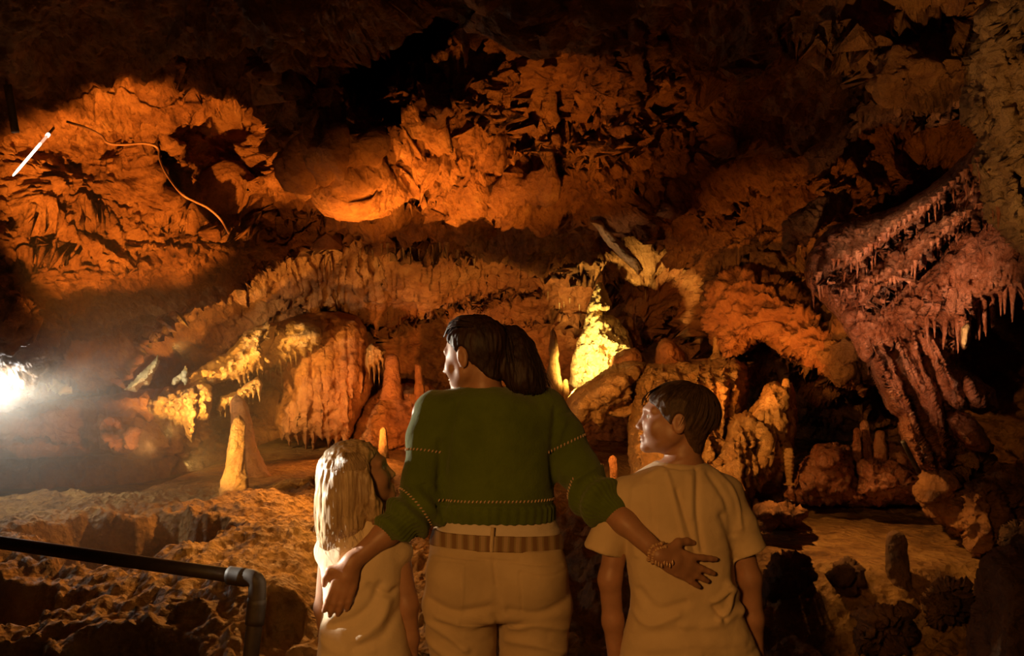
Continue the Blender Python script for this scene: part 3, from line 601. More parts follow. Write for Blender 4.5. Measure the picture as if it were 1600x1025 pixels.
o = relief('wet_drapery', [(1306, 492), (1330, 500), (1380, 500), (1440, 500), (1500, 520), (1505, 545), (1495, 570), (1530, 590), (1555, 610), (1560, 640), (1530, 650), (1512, 640), (1498, 650), (1512, 690), (1518, 708), (1495, 712), (1478, 738), (1455, 742), (1432, 735), (1420, 705), (1404, 680), (1402, 655), (1385, 640), (1362, 592), (1335, 540)],
    [(1306, 492, 5.2), (1500, 540, 4.8), (1440, 730, 4.9), (1540, 620, 5.0)], M['wet'], .4, 26, step=1.9, flute=(.20, 22, -.42, 500, 760), amp=(.04, .02, .012, .006), seed=20, jag=2.5, pits=.02)
tag(o, 'dark red ribbed drapery foot reaching down to the floor below the tiers', 'flowstone')
o = relief('leaning_slab', [(1478, 655), (1495, 640), (1515, 645), (1535, 668), (1549, 690), (1549, 704), (1540, 709), (1510, 702), (1490, 680)], 4.75, M['wet'], .16, 14, step=1.6, amp=(.02, .02, .012, .004), seed=21, jag=1)
tag(o, 'smooth brown leaf-shaped slab leaning right of the drapery foot', 'rock')
o = relief('hanging_tip', [(1503, 512), (1512, 504), (1517, 508), (1514, 530), (1507, 545), (1502, 535)], 4.35, M['pale'], .08, 6, step=1.2, amp=(.01, .01, .006, .002), seed=22, jag=.8)
tag(o, 'small cream-coloured broken tip hanging below the wet tiers', 'stalactite')
cb = [(rr.uniform(1520, 1660), rr.uniform(-40, 420), rr.uniform(4, 9), rr.uniform(8, 24), rr.uniform(-.02, .03)) for _ in range(160)]
o = relief('rock_column', [(1535, -120), (1534, 0), (1520, 40), (1500, 90), (1508, 130), (1500, 170), (1500, 195), (1522, 210), (1532, 240), (1530, 270), (1545, 300), (1542, 330), (1562, 360), (1572, 390), (1600, 412), (1660, 430), (1800, 420), (1900, -120)], [(1535, -120, 3.3), (1500, 190, 3.9), (1600, 412, 3.8), (1800, 200, 3.1), (1900, -100, 2.9)], M['column'], .6, 50, step=2.6, amp=(.10, .035, .02, .008), seed=23, jag=3, bumps=cb, flute=(.12, 32, -.3, -50, 400))
tag(o, 'tan rock column coming down from the ceiling along the right edge', 'rock')
o = relief('drip_cluster', [(1228, 395), (1224, 352), (1238, 335), (1262, 318), (1300, 302), (1330, 306), (1325, 330), (1300, 345), (1270, 362)]+fr(1262, 366, 1236, 380, 3, 14, 52, 2)+[(1232, 400)], 5.9, M['rock'], .25, 16, step=1.8, amp=(.05, .06, .02, .008), seed=25, jag=3, flute=(.08, 14, 0, 300, 420))
tag(o, 'dim brown hanging lumps behind the upper left of the wet drapery', 'flowstone')
o = relief('hanging_spike', [(920, 346), (932, 342), (945, 352), (962, 370), (985, 392), (1001, 410), (1006, 420), (998, 432), (985, 418), (972, 405), (950, 385), (936, 362)], 6.1, M['pale'], .12, 9, step=1.3, amp=(.015, .03, .012, .004), seed=26, jag=1.8)
tag(o, 'pinkish twisted rock spike pointing down right from the middle ceiling', 'stalactite')
# hanging orange mass between the centre dark and the wet drapery
o = relief('hanging_rock', [(1098, 470), (1105, 445), (1130, 425), (1165, 415), (1205, 425), (1235, 440), (1262, 455), (1290, 480), (1312, 520), (1340, 575), (1352, 612), (1346, 622)]+fr(1338, 612, 1290, 586, 4, 2, 18, 3)+fr(1285, 582, 1205, 545, 7, 2, 14, 4)+[(1190, 530), (1165, 548), (1140, 562), (1128, 560), (1112, 530), (1100, 500)], [(1100, 480, 7.0), (1240, 440, 6.6), (1340, 600, 5.8), (1200, 540, 6.5)], M['red'], .6, 34, amp=(.08, .09, .03, .012), seed=27, jag=4, pits=.02)
tag(o, 'big orange-lit hanging rock mass between the centre mounds and the wet drapery', 'rock')

# --- stalactites: one built per family, then copied
def tite_proto(name, L, r, mat, seed, bend=(0, 0)):
    return lathe(name, [(.05, r*1.5), (0, r), (-L*.25, r*.66), (-L*.6, r*.4), (-L*.9, r*.2), (-L, .001)], (0, 0, 0), mat, seg=12, amp=.03, seed=seed, bend=bend)
def place_tites(name, pts, L, r, mat, label, group, seed):
    pr = tite_proto(name, L, r, mat, seed); rg = random.Random(seed)
    for i, (px, py, D, s) in enumerate(pts):
        o = pr if i == 0 else pr.copy()
        if i: COL.objects.link(o)
        o.location = at(px, py, D); o.scale = (s*rg.uniform(.8, 1.2), s*rg.uniform(.8, 1.2), s*rg.uniform(.8, 1.25)); o.rotation_euler = (rg.uniform(-.08, .08), rg.uniform(-.08, .08), rg.uniform(0, 6))
        tag(o, label, 'stalactite', group)

# ------------------------------------------------------------------ signed-distance modelling for bodies and clothes
def surface_nets(Fv, org, h):
    nx, ny, nz = Fv.shape; ins = Fv < 0
    c = [ins[dx:nx-1+dx, dy:ny-1+dy, dz:nz-1+dz] for dx in (0, 1) for dy in (0, 1) for dz in (0, 1)]
    al = np.logical_and.reduce(c); an = np.logical_or.reduce(c); act = an & ~al
    I = np.argwhere(act); ids = -np.ones(act.shape, np.int64); ids[act] = np.arange(len(I))
    acc = np.zeros((len(I), 3)); cnt = np.zeros(len(I))
    cor = [(dx, dy, dz) for dx in (0, 1) for dy in (0, 1) for dz in (0, 1)]
    val = [Fv[I[:, 0]+a, I[:, 1]+b, I[:, 2]+d] for a, b, d in cor]
    for i in range(8):
        for j in range(i+1, 8):
            if sum(abs(cor[i][k]-cor[j][k]) for k in range(3)) != 1: continue
            m = (val[i] < 0) != (val[j] < 0); t = val[i]/(val[i]-val[j]+1e-12)
            for k in range(3): acc[m, k] += cor[i][k]+t[m]*(cor[j][k]-cor[i][k])
            cnt += m
    V = (I+acc/cnt[:, None])*h+np.array(org)
    Q = []
    for ax in range(3):
        o1, o2 = [(1, 2), (2, 0), (0, 1)][ax]
        sl = [slice(1, -1)]*3; sl[ax] = slice(0, -1); s2 = [slice(1, -1)]*3; s2[ax] = slice(1, None)
        a = ins[tuple(sl)]; b = ins[tuple(s2)]; E = np.argwhere(a != b)
        if not len(E): continue
        flip = a[tuple(E.T)]
        off = [0, 0, 0]; E = E+np.array([0 if k == ax else 1 for k in range(3)])
        def cell(u, v):
            C = E.copy(); C[:, o1] -= u; C[:, o2] -= v; return ids[C[:, 0], C[:, 1], C[:, 2]]
        q = np.stack([cell(1, 1), cell(0, 1), cell(0, 0), cell(1, 0)], 1); q[~flip] = q[~flip][:, ::-1]; Q.append(q)
    Q = np.vstack(Q); return V, Q[(Q >= 0).all(1)]
def sdf_mesh(name, f, lo, hi, h, mat, parent=None, disp=None, smooth_it=1):
    lo = np.array(lo, float); n = np.ceil((np.array(hi)-lo)/h).astype(int)+1; B = 8; nb = (n+B-1)//B
    n = nb*B; Fv = np.full(n, 1.0, np.float32)
    bi = np.stack(np.meshgrid(*[np.arange(k) for k in nb], indexing='ij'), -1).reshape(-1, 3)
    dc = f(lo+(bi*B+(B-1)/2)*h); keep = np.abs(dc) < B*h*1.9; Fv3 = Fv
    sg = np.where(dc < 0, -1.0, 1.0)
    loc = np.stack(np.meshgrid(*[np.arange(B)]*3, indexing='ij'), -1).reshape(-1, 3)
    kb = bi[keep]
    for s in range(0, len(kb), 400):
        g = (kb[s:s+400, None]*B+loc[None]).reshape(-1, 3); v = f(lo+g*h); Fv[g[:, 0], g[:, 1], g[:, 2]] = v
    for b in bi[(~keep) & (dc < 0)]: Fv[b[0]*B:b[0]*B+B, b[1]*B:b[1]*B+B, b[2]*B:b[2]*B+B] = -1
    V, Q = surface_nets(Fv, lo, h)
    for _ in range(smooth_it):
        S = np.zeros_like(V); C = np.zeros(len(V))
        for a, b in ((0, 1), (1, 2), (2, 3), (3, 0)):
            np.add.at(S, Q[:, a], V[Q[:, b]]); np.add.at(S, Q[:, b], V[Q[:, a]]); np.add.at(C, Q[:, a], 1); np.add.at(C, Q[:, b], 1)
        V = .5*V+.5*S/np.maximum(C, 1)[:, None]
    if disp is not None:
        N = vnormals(V, Q); V = V+N*disp(V, N)[:, None]
    return mesh_np(name, V, Q, mat, parent)
def vnormals(V, Q):
    n = np.cross(V[Q[:, 2]]-V[Q[:, 0]], V[Q[:, 3]]-V[Q[:, 1]]); N = np.zeros_like(V)
    for k in range(4): np.add.at(N, Q[:, k], n)
    return N/(np.linalg.norm(N, axis=1)[:, None]+1e-12)
def smin(a, b, k):
    h = np.clip(k-np.abs(a-b), 0, None)/k; return np.minimum(a, b)-h*h*k*.25
def smax(a, b, k): return -smin(-a, -b, k)
def capf(P, a, b, ra, rb):
    a = np.array(a, float); b = np.array(b, float); e = b-a; t = np.clip((P-a)@e/(e@e), 0, 1)
    return np.linalg.norm(P-a-t[:, None]*e, axis=1)-(ra+(rb-ra)*t)
def chain(P, pts, k=.02):
    """pts: [(point, radius)]"""
    d = None
    for (a, ra), (b, rb) in zip(pts[:-1], pts[1:]):
        c = capf(P, a, b, ra, rb); d = c if d is None else smin(d, c, k)
    return d
def ellf(P, c, r, R=None):
    q = P-np.array(c, float)
    if R is not None: q = q@R
    r = np.array(r, float); k0 = np.linalg.norm(q/r, axis=1); k1 = np.linalg.norm(q/(r*r), axis=1)+1e-9
    return k0*(k0-1)/k1
def loftf(P, secs, ex=2.3):
    """secs: [(z, cx, cy, half width, half depth)], any order"""
    S = np.array(sorted(secs)); S = curve(S, 60); S = S[np.argsort(S[:, 0])]; z = np.clip(P[:, 2], S[0, 0], S[-1, 0])
    cx, cy, a, b = [np.interp(z, S[:, 0], S[:, k]) for k in (1, 2, 3, 4)]
    r = ((np.abs(P[:, 0]-cx)/a)**ex+(np.abs(P[:, 1]-cy)/b)**ex)**(1/ex)
    d = (r-1)*np.minimum(a, b)*.95
    return np.maximum(d, np.maximum(S[0, 0]-P[:, 2], P[:, 2]-S[-1, 0]))
def W(px, py, D): return np.array(at(px, py, D))
def pxs(rows, D, zoff=0):
    """rows: (py, left px, right px, depth half, depth centre offset) -> loft sections"""
    return [(CZ+(HY-y)*D/F, ((l+r)/2-HX)*D/F, D+dy, (r-l)/2*D/F, b) for y, l, r, b, dy in rows]

class Head:
    def __init__(s, c, yaw, pitch, sx=1, sy=1, sz=1, child=0.0, roll=0):
        y = math.radians(yaw); p = math.radians(pitch); f = np.array([-math.sin(y), math.cos(y), 0]); up = np.array([0, 0, 1.])
        s.l = np.array([-math.cos(y), -math.sin(y), 0]); s.f = f*math.cos(p)+up*math.sin(p); s.u = up*math.cos(p)-f*math.sin(p)
        if roll:
            r = math.radians(roll); l2 = s.l*math.cos(r)+s.u*math.sin(r); s.u = s.u*math.cos(r)-s.l*math.sin(r); s.l = l2
        s.c = np.array(c, float); s.S = np.array([sx, sy, sz]); s.R = np.stack([s.f, s.l, s.u], 1); s.child = child
    def loc(s, P): return ((P-s.c)@s.R)/s.S
    def w(s, x, y, z): return s.c+s.R@(np.array([x, y, z])*s.S)
    def sdf(s, P):
        q = s.loc(P); ch = s.child
        qa = q.copy(); qa[:, 1] = np.abs(qa[:, 1])
        d = ellf(q, (-.008, 0, .022), (.097, .076, .090))
        d = smin(d, ellf(q, (.030, 0, -.030), (.062, .058, .076)), .03)
        d = smin(d, capf(qa, (.078, .0, -.088), (.012, .050, -.050), .016, .018), .03)
        d = smin(d, ellf(q, (.080, 0, -.092), (.016, .020, .014)), .015)
        d = smin(d, ellf(qa, (.062, .034, -.028), (.024, .026, .026)), .02)            # cheeks
        d = smin(d, capf(qa, (.088, .006, .028), (.070, .046, .026), .010, .009), .014)    # brow
        d = smax(d, -ellf(qa, (.093, .030, .008), (.014, .018, .011)), .012)             # eye sockets
        d = smin(d, capf(q, (.088, 0, .012), (.112-.006*ch, 0, -.028), .0065, .0095), .012)  # nose
        d = smin(d, ellf(qa, (.098, .011, -.032), (.010, .007, .007)), .006)
        d = smin(d, ellf(q, (.091, 0, -.058), (.011, .021, .0060)), .006)
        d = smin(d, ellf(q, (.089, 0, -.069), (.011, .018, .0065)), .006)
        d = smax(d, -ellf(q, (.103, 0, -.0635), (.008, .022, .0016)), .003)
        # ears: a flattened shell with a hollow
        e = ellf(qa, (-.006, .078, -.006), (.019, .0085, .033)); e = smax(e, -ellf(qa, (-.003, .087, -.002), (.0115, .0075, .0215)), .004)
        e = smin(e, ellf(qa, (.004, .078, -.010), (.006, .006, .008)), .004)
        d = smin(d, e, .006)
        return d*min(s.S)
    def eyes(s, mat, parent):
        for sg in (-1, 1):
            c = s.w(.0735, sg*.030, .006); r = .0104*s.S[0]
            V, Q, T = [], [], []
            o = lathe('eye', [(-r, .0005), (-r*.7, r*.71), (0, r), (r*.7, r*.71), (r, .0005)], tuple(c), mat, seg=20, amp=0, parent=parent)

def hand_sdf(P, wrist, f, n, thumb_side, size=.185, curl=(.25, .3, .35, .4), spread=.16, tcurl=.2, splay=(0, 0, 0, 0), lens=(.43, .48, .45, .36)):
    """wrist point, finger direction f, back-of-hand normal n, thumb_side +1/-1 along s = n x f"""
    f = np.array(f, float); f /= np.linalg.norm(f); n = np.array(n, float); n -= f*(n@f); n /= np.linalg.norm(n); s = np.cross(n, f)*thumb_side
    L = size; w_ = np.array(wrist, float); pal = L*.52
    R = np.stack([f, s, n], 1)
    d = ellf(P, w_+f*pal*.52, (pal*.60, L*.215, L*.085), R)
    d = smin(d, capf(P, w_-f*.01, w_+f*pal*.4, L*.135, L*.12), .02)
    for i in range(4):
        o = (.165-.11*i)*L; ang = spread*(1.2-.8*i)*.5+splay[i]
        b = w_+f*(pal*(.93-.03*abs(i-1)))+s*o
        dr = f*math.cos(ang)+s*math.sin(ang); r = L*(.056-.005*(i == 3)); ln = lens[i]*L; c = curl[i]; pts = [(b-f*L*.10, r*1.05), (b, r)]
        p = b; a = 0
        for k, fr_ in enumerate((.45, .31, .24)):
            a += c*(.6 if k == 0 else 1); p = p+(dr*math.cos(a)-n*math.sin(a))*ln*fr_; pts.append((p, r*(.95-.1*k)))
        d = smin(d, chain(P, pts, .004), .009)
    tb = w_+f*pal*.18+s*L*.13; t1 = tb+(f*.55+s*.8-n*.15)*L*.20; t2 = t1+(f*(.85)+s*(.45-tcurl)-n*.25)*L*.17; t3 = t2+(f*.95+s*(.2-tcurl)-n*.2)*L*.13
    d = smin(d, chain(P, [(tb, L*.075), (t1, L*.062), (t2, L*.055), (t3, L*.045)], .01), .015)
    return d

def tube_mesh(paths, seg=3):
    """paths: list of (points Nx3, radii N) -> one vertex/quad set"""
    V, Q = [], []; base = 0
    for pts, rad in paths:
        pts = np.asarray(pts, float); n = len(pts); t = np.gradient(pts, axis=0); t /= np.linalg.norm(t, axis=1)[:, None]+1e-9
        ref = np.array([.3, .9, .2]); u = np.cross(t, ref); u /= np.linalg.norm(u, axis=1)[:, None]+1e-9; v = np.cross(t, u)
        a = np.arange(seg)*2*PI/seg; ring = pts[:, None]+(u[:, None]*np.cos(a)[None, :, None]+v[:, None]*np.sin(a)[None, :, None])*np.asarray(rad)[:, None, None]
        V.append(ring.reshape(-1, 3)); idx = np.arange(n*seg).reshape(n, seg)+base; nx = np.roll(idx, -1, 1)
        Q.append(np.stack([idx[:-1], idx[1:], nx[1:], nx[:-1]], 2).reshape(-1, 4)); base += n*seg
    return np.vstack(V), np.vstack(Q)
def hair_disp(amp=.004, sx=90, sz=9, seed=0, head=None):
    def f(V, N):
        q = V.copy()
        q2 = np.stack([q[:, 0]*sx, q[:, 1]*sx, q[:, 2]*sz+seed], 1); return amp*(fbm(q2, 2)-.1)+amp*.6*perlin(q2*np.array([2.2, 2.2, 1.3]))
    return f

# ------------------------------------------------------------------ people materials
def skin_mat(name, col):
    m, nt, b = new_mat(name); v = coords(nt); n = noise_node(nt, v, 14, 4, .6)
    r = ramp(nt, n.outputs[0], [(.35, tuple(c*.85 for c in col)), (.65, tuple(min(1, c*1.1) for c in col))]); nt.links.new(r.outputs[0], b.inputs['Base Color'])
    b.inputs['Roughness'].default_value = .48; b.inputs['Subsurface Weight'].default_value = .12; b.inputs['Subsurface Radius'].default_value = (.01, .004, .002)
    n2 = noise_node(nt, v, 220, 3, .6); bump(nt, b, [(n2.outputs[0], .25, .001)]); return m
def cloth_mat(name, cols, weave=900, bs=.3, rough=.85, sheen=.2):
    m, nt, b = new_mat(name); v = coords(nt); n = noise_node(nt, v, 7, 5, .6)
    r = ramp(nt, n.outputs[0], [(.35, cols[0]), (.65, cols[1])]); nt.links.new(r.outputs[0], b.inputs['Base Color'])
    b.inputs['Roughness'].default_value = rough; b.inputs['Sheen Weight'].default_value = sheen; b.inputs['Specular IOR Level'].default_value = .2
    n2 = noise_node(nt, v, weave, 3, .6); n3 = noise_node(nt, v, 34, 5, .6); bump(nt, b, [(n3.outputs[0], bs, .006), (n2.outputs[0], bs, .0015)]); return m
def hair_mat(name, dark, light, rough=.35, sz=(1, 1, .07), spec=.5):
    m, nt, b = new_mat(name); v = coords(nt, sz); n = noise_node(nt, v, 120, 5, .7); n0 = noise_node(nt, v, 22, 3, .6)
    mix = math_node(nt, 'ADD', math_node(nt, 'MULTIPLY', n.outputs[0], .5), math_node(nt, 'MULTIPLY', n0.outputs[0], .5))
    r = ramp(nt, mix, [(.36, dark), (.62, light)]); nt.links.new(r.outputs[0], b.inputs['Base Color'])
    b.inputs['Roughness'].default_value = rough; b.inputs['Specular IOR Level'].default_value = spec; bump(nt, b, [(n.outputs[0], .7, .004), (n0.outputs[0], .5, .006)]); return m
M['skin'] = skin_mat('skin_adult', (.40, .21, .12)); M['skin_b'] = skin_mat('skin_boy', (.42, .22, .13)); M['skin_g'] = skin_mat('skin_girl', (.42, .23, .14))
M['hair_brown'] = hair_mat('dark_brown_hair', (.012, .006, .004), (.040, .018, .009), .5, (1, 1, .07), .3); M['hair_boy'] = hair_mat('brown_hair', (.035, .018, .008), (.13, .075, .035), .55, (1, 1, .3), .3)
M['hair_blond'] = hair_mat('blond_hair', (.22, .13, .06), (.62, .46, .26), .38)
M['green'] = cloth_mat('green_knit', [(.070, .105, .005), (.100, .145, .010)], 420, .8)
M['stitch'] = cloth_mat('pale_stitch_wool', [(.50, .33, .20), (.62, .42, .27)], 600, .3)
M['khaki'] = cloth_mat('cream_denim', [(.50, .37, .21), (.58, .44, .26)], 1100, .35)
M['undershirt'] = cloth_mat('white_cotton', [(.60, .50, .38), (.66, .56, .42)], 1000, .3)
M['tee'] = cloth_mat('cream_tee', [(.60, .45, .26), (.68, .52, .31)], 1000, .35)
M['tee_g'] = cloth_mat('cream_top', [(.62, .49, .31), (.70, .56, .37)], 1000, .35)
M['denim'] = cloth_mat('dark_denim', [(.03, .035, .06), (.05, .06, .09)], 1000, .3)
M['leather'] = cloth_mat('brown_shoe_leather', [(.06, .03, .02), (.10, .05, .03)], 300, .2, .5)
M['eye'] = skin_mat('eye_white', (.42, .36, .30))
def belt_mat():
    m, nt, b = new_mat('striped_woven_belt'); v = coords(nt); wv = nt.nodes.new('ShaderNodeTexWave'); wv.inputs['Scale'].default_value = 9; wv.inputs['Distortion'].default_value = 1.2; wv.inputs['Detail'].default_value = 2
    nt.links.new(v, wv.inputs['Vector']); r = ramp(nt, wv.outputs[0], [(.25, (.20, .11, .045)), (.45, (.32, .22, .10)), (.6, (.22, .16, .06)), (.8, (.38, .26, .14))]); nt.links.new(r.outputs[0], b.inputs['Base Color'])
    b.inputs['Roughness'].default_value = .8; n2 = noise_node(nt, v, 400, 3, .6); bump(nt, b, [(n2.outputs[0], .6, .002)]); return m
M['belt'] = belt_mat()
M['bead'], _nt, _b = new_mat('bracelet_beads'); _b.inputs['Base Color'].default_value = (.55, .34, .18, 1); _b.inputs['Roughness'].default_value = .2

from mathutils.bvhtree import BVHTree
def bvh_of(o):
    me = o.data; return BVHTree.FromPolygons([v.co.copy() for v in me.vertices], [tuple(p.vertices) for p in me.polygons])
def stitch_ring(bvh, c, axis, rmax, parent, n=44, size=.0052, name='stitch_band', lean=.5):
    axis = Vector(axis).normalized(); u = axis.orthogonal().normalized(); v = axis.cross(u); c = Vector(c); pts = []
    for k in range(n*3):
        a = 2*PI*k/(n*3); d = u*math.cos(a)+v*math.sin(a); h = bvh.ray_cast(c+d*rmax, -d, rmax)
        if h[0]: pts.append((h[0]+h[1]*.0012, d))
    if len(pts) < 6: return
    # even spacing along the ring
    V, Q = [], []; acc = 0; sp = size*2.3; last = None; paths = []
    for (p, d) in pts+[pts[0]]:
        if last is not None:
            L = (p-last).length
            if L < .06:
                while acc+L >= sp:
                    t = (sp-acc)/L; last = last.lerp(p, t); L = (p-last).length; acc = 0
                    t_ = (p-last).normalized() if L > 1e-6 else u; e = (t_*lean+axis*.8).normalized()*size
                    paths.append((np.array([last-e, last-e*.6, last, last+e*.6, last+e]), np.array([.0004, .0022, .0027, .0022, .0004])))
                acc += L
            else: acc = 0
        last = p
    V, Q = tube_mesh(paths, 6); return mesh_np(name, V, Q, M['stitch'], parent)
def fold_lines(folds):
    """folds: (points [(px,py)...], D, width px, height m) raised (+) or sunk (-) lines on the camera-facing cloth"""
    segs = []
    for pts, D, wd, hh in folds:
        q = curve(pts, 14); segs.append((np.stack([(q[:, 0]-HX)*D/F, CZ+(HY-q[:, 1])*D/F], 1), wd*D/F, hh))
    def f(V, N):
        d = np.zeros(len(V)); back = np.clip(-N[:, 1]*1.6, 0, 1)
        for q, wd, hh in segs:
            m = (V[:, 0] > q[:, 0].min()-3*wd) & (V[:, 0] < q[:, 0].max()+3*wd) & (V[:, 2] > q[:, 1].min()-3*wd) & (V[:, 2] < q[:, 1].max()+3*wd)
            if not m.any(): continue
            X, Z = V[m, 0], V[m, 2]; best = np.full(len(X), 9.)
            for (a, b) in zip(q[:-1], q[1:]):
                e = b-a; t = np.clip(((X-a[0])*e[0]+(Z-a[1])*e[1])/(e@e+1e-12), 0, 1); best = np.minimum(best, np.hypot(X-a[0]-t*e[0], Z-a[1]-t*e[1]))
            d[m] += hh*np.exp(-(best/wd)**2)*back[m]
        return d
    return f
def shoe(parent, x, y, size=.25, yaw=0):
    def f(P):
        q = P-np.array([x, y, 0]); L = size
        d = ellf(q, (0, L*.18, .045), (L*.17, L*.42, .045)); d = smin(d, ellf(q, (0, -L*.12, .055), (L*.14, L*.22, .055)), .03); d = smin(d, capf(q, (0, -L*.1, .06), (0, -L*.1, .10), .042, .042), .03)
        return np.maximum(d, .002-q[:, 2])
    return sdf_mesh('shoe', f, (x-.1, y-size*.6, -.02), (x+.1, y+size*.75, .16), .006, M['leather'], parent)

# ------------------------------------------------------------------ the woman
def build_woman():
    D = 3.0; root = empty('person', (W(775, 600, D)[0], D, 0)); tag(root, 'woman in a green knit sweater and cream trousers with dark ponytail, arms around both children', 'person')
    K = bpy.data.objects.new  # noqa
    hd = Head(W(741, 557, D), 60, -9, 1.0, 1.0, 1.02)
    rs, re, rw = W(862, 646, 3.0), W(924, 772, 2.97), W(1032, 868, 2.79)
    ls, le, lw = W(672, 648, 3.0), W(654, 795, 2.95), W(548, 880, 2.86)
    rf = W(1115, 902, 2.818)-rw; lf = W(522, 962, 2.84)-lw
    bsec = pxs([(612, 722, 790, .055, .0), (630, 700, 830, .085, 0), (660, 690, 856, .10, 0), (720, 698, 850, .105, 0), (780, 703, 846, .095, 0), (830, 695, 858, .10, 0), (880, 680, 872, .115, 0), (930, 676, 876, .115, 0), (955, 690, 865, .10, 0)], D)
    def legs(P, g, py0=940):
        d = None
        for hx, kx, fx in ((719, 716, 714), (836, 840, 842)):
            a, b, c = W(hx, py0, D), W(kx+(11 if kx < 780 else -11), 1085, D), W(fx, 1285, D)
            e = chain(P, [(a, .088+g), (b, .072+g), (c, .040+g*1.3)], .03); d = e if d is None else np.minimum(d, e)
        return d
    def body(P):
        d = smin(loftf(P, bsec), legs(P, 0), .04)
        d = smin(d, capf(P, hd.w(-.030, 0, -.055), W(757, 625, D), .050, .060), .03)
        d = smin(d, hd.sdf(P), .012)
        d = smin(d, chain(P, [(W(800, 632, D), .05), (rs, .052), (re, .040), ((re+rw)/2+[0, 0, .004], .036), (rw, .0265)], .02), .02)
        d = smin(d, chain(P, [(W(730, 632, D), .05), (ls, .052), (le, .040), ((le+lw)/2+[0, 0, .004], .037), (lw, .0265)], .02), .02)
        d = smin(d, hand_sdf(P, rw, rf, (.05, -1, .12), 1, .190, (.10, .10, .10, .10), .06, .05, (.22, -.01, -.07, -.13), (.44, .46, .42, .34)), .015)
        d = smin(d, hand_sdf(P, lw, lf, (.25, -1, .25), -1, .180, (.20, .24, .26, .3), .05, .3), .015)
        for fx in (714, 842): c = W(fx, 1285, D); d = smin(d, capf(P, (c[0], D, .06), (c[0], D+.13, .035), .036, .03), .03)
        return d
    b = sdf_mesh('body', body, (-.66, 2.68, 0), (.70, 3.26, 1.70), .0045, M['skin'], root)
    hd.eyes(M['eye'], b)
    # hair: close cap swept back into a high ponytail
    tie = W(787, 524, D+.01)
    def hair(P):
        q = hd.loc(P)
        d = ellf(q, (-.014, 0, .030), (.104, .0845, .097)); d = smin(d, capf(q, (-.034, 0, -.045), (-.036, 0, -.07), .058, .053), .02)
        # hairline: from forehead down in front of the ear, then along the nape
        ln = np.interp(q[:, 2], [-.09, -.055, -.03, .0, .03, .055, .08, .12], [-.075, -.045, -.028, .012, .028, .062, .080, .10])
        d = smax(d, q[:, 0]-ln, .012); d = smax(d, -(q[:, 2]+.040+.9*np.clip(.0-q[:, 0], 0, .06)), .02)
        e = ellf(q, (-.004, .082, -.006), (.022, .02, .036)); d = smax(d, -e, .006); e = ellf(q*np.array([1, -1, 1]), (-.004, .082, -.006), (.022, .02, .036)); d = smax(d, -e, .006)
        d = d*.98
        tl = chain(P, [(hd.w(-.085, 0, .05), .035), (tie, .024), (W(802, 528, D+.0), .036), (W(811, 548, D-.01), .050), (W(815, 575, D-.02), .060), (W(821, 594, D-.03), .056), (W(834, 606, D-.03), .036)], .02)
        tl = smax(tl, -(P[:, 2]-W(0, 613, D)[2])-0.03*np.abs(perlin(P*60)), .006)
        return smin(d, tl, .012)
    h = sdf_mesh('hair', hair, (-.32, 2.84, 1.38), (.16, 3.14, 1.70), .0038, M['hair_brown'], root, hair_disp(.0028, 80, 12, 2))
    sp = []; rg = np.random.RandomState(4)
    for k in range(420):
        u, v = rg.uniform(-1, 1, 2); s = tie+np.array([.015, u*.02, v*.018]); o = np.array([rg.uniform(-.05, .055), rg.uniform(-.06, .045), 0])
        pts = curve([s, W(803, 526, D)+o*.6+[0, 0, .012], W(814, 560, D-.015)+o*1.08, W(826+rg.uniform(-6, 14), 604+rg.uniform(-8, 14), D-.03)+o*.95], 10); sp.append((pts, np.linspace(.0011, .0004, 10)))
    for k in range(160):
        a = rg.uniform(.1, 2.9); st = hd.w(.085-.02*abs(math.cos(a)), math.cos(a)*.06, .065+.02*math.sin(a)); md = hd.w(.02, math.cos(a)*.085, .085+.045*math.sin(a)); md2 = hd.w(-.05, math.cos(a)*.075, .075+.035*math.sin(a))
        sp.append((curve([st, md, md2, tie], 9), np.full(9, .0008)))
    V, Q = tube_mesh(sp); mesh_np('hair_strands', V, Q, M['hair_brown'], h)
    ring = [(tie+np.array([.004*math.cos(a), .029*math.cos(a), .029*math.sin(a)]), .0075) for a in np.linspace(0, 2*PI, 20)]
    V, Q = tube_mesh([(np.array([r[0] for r in ring]), np.array([r[1] for r in ring]))], 10); s = mesh_np('hair_tie', V, Q, M['tie'], root)
    # sweater
    ssec = pxs([(605, 716, 796, .062, 0), (611, 702, 812, .078, 0), (620, 690, 836, .10, 0), (636, 678, 862, .118, 0), (660, 676, 872, .124, 0), (700, 684, 868, .126, 0), (750, 688, 866, .122, 0), (782, 688, 866, .120, 0), (792, 686, 868, .124, 0), (812, 686, 868, .118, 0)], D)
    csh = [(re+(rw-re)*.0, .060), (re+(rw-re)*.10, .069), (re+(rw-re)*.20, .062)]; cle = [(le, .060), (le+(lw-le)*.16, .068), (le+(lw-le)*.36, .060)]
    def sweater(P):
        d = loftf(P, ssec, 2.4)
        d = smax(d, -ellf(P, W(752, 597, D), (.062, .075, .035)), .012)
        d = smin(d, chain(P, [(W(806, 640, D), .055), (W(850, 642, D), .066), (rs+(re-rs)*.25, .060), (rs+(re-rs)*.7, .060), csh[0], csh[1], csh[2]], .03), .035)
        d = smin(d, chain(P, [(W(722, 640, D), .055), (W(682, 646, D), .066), (ls+(le-ls)*.25, .060), (ls+(le-ls)*.7, .060), cle[0], cle[1], cle[2]], .03), .035)
        ra, la = (rw-re)/np.linalg.norm(rw-re), (lw-le)/np.linalg.norm(lw-le)
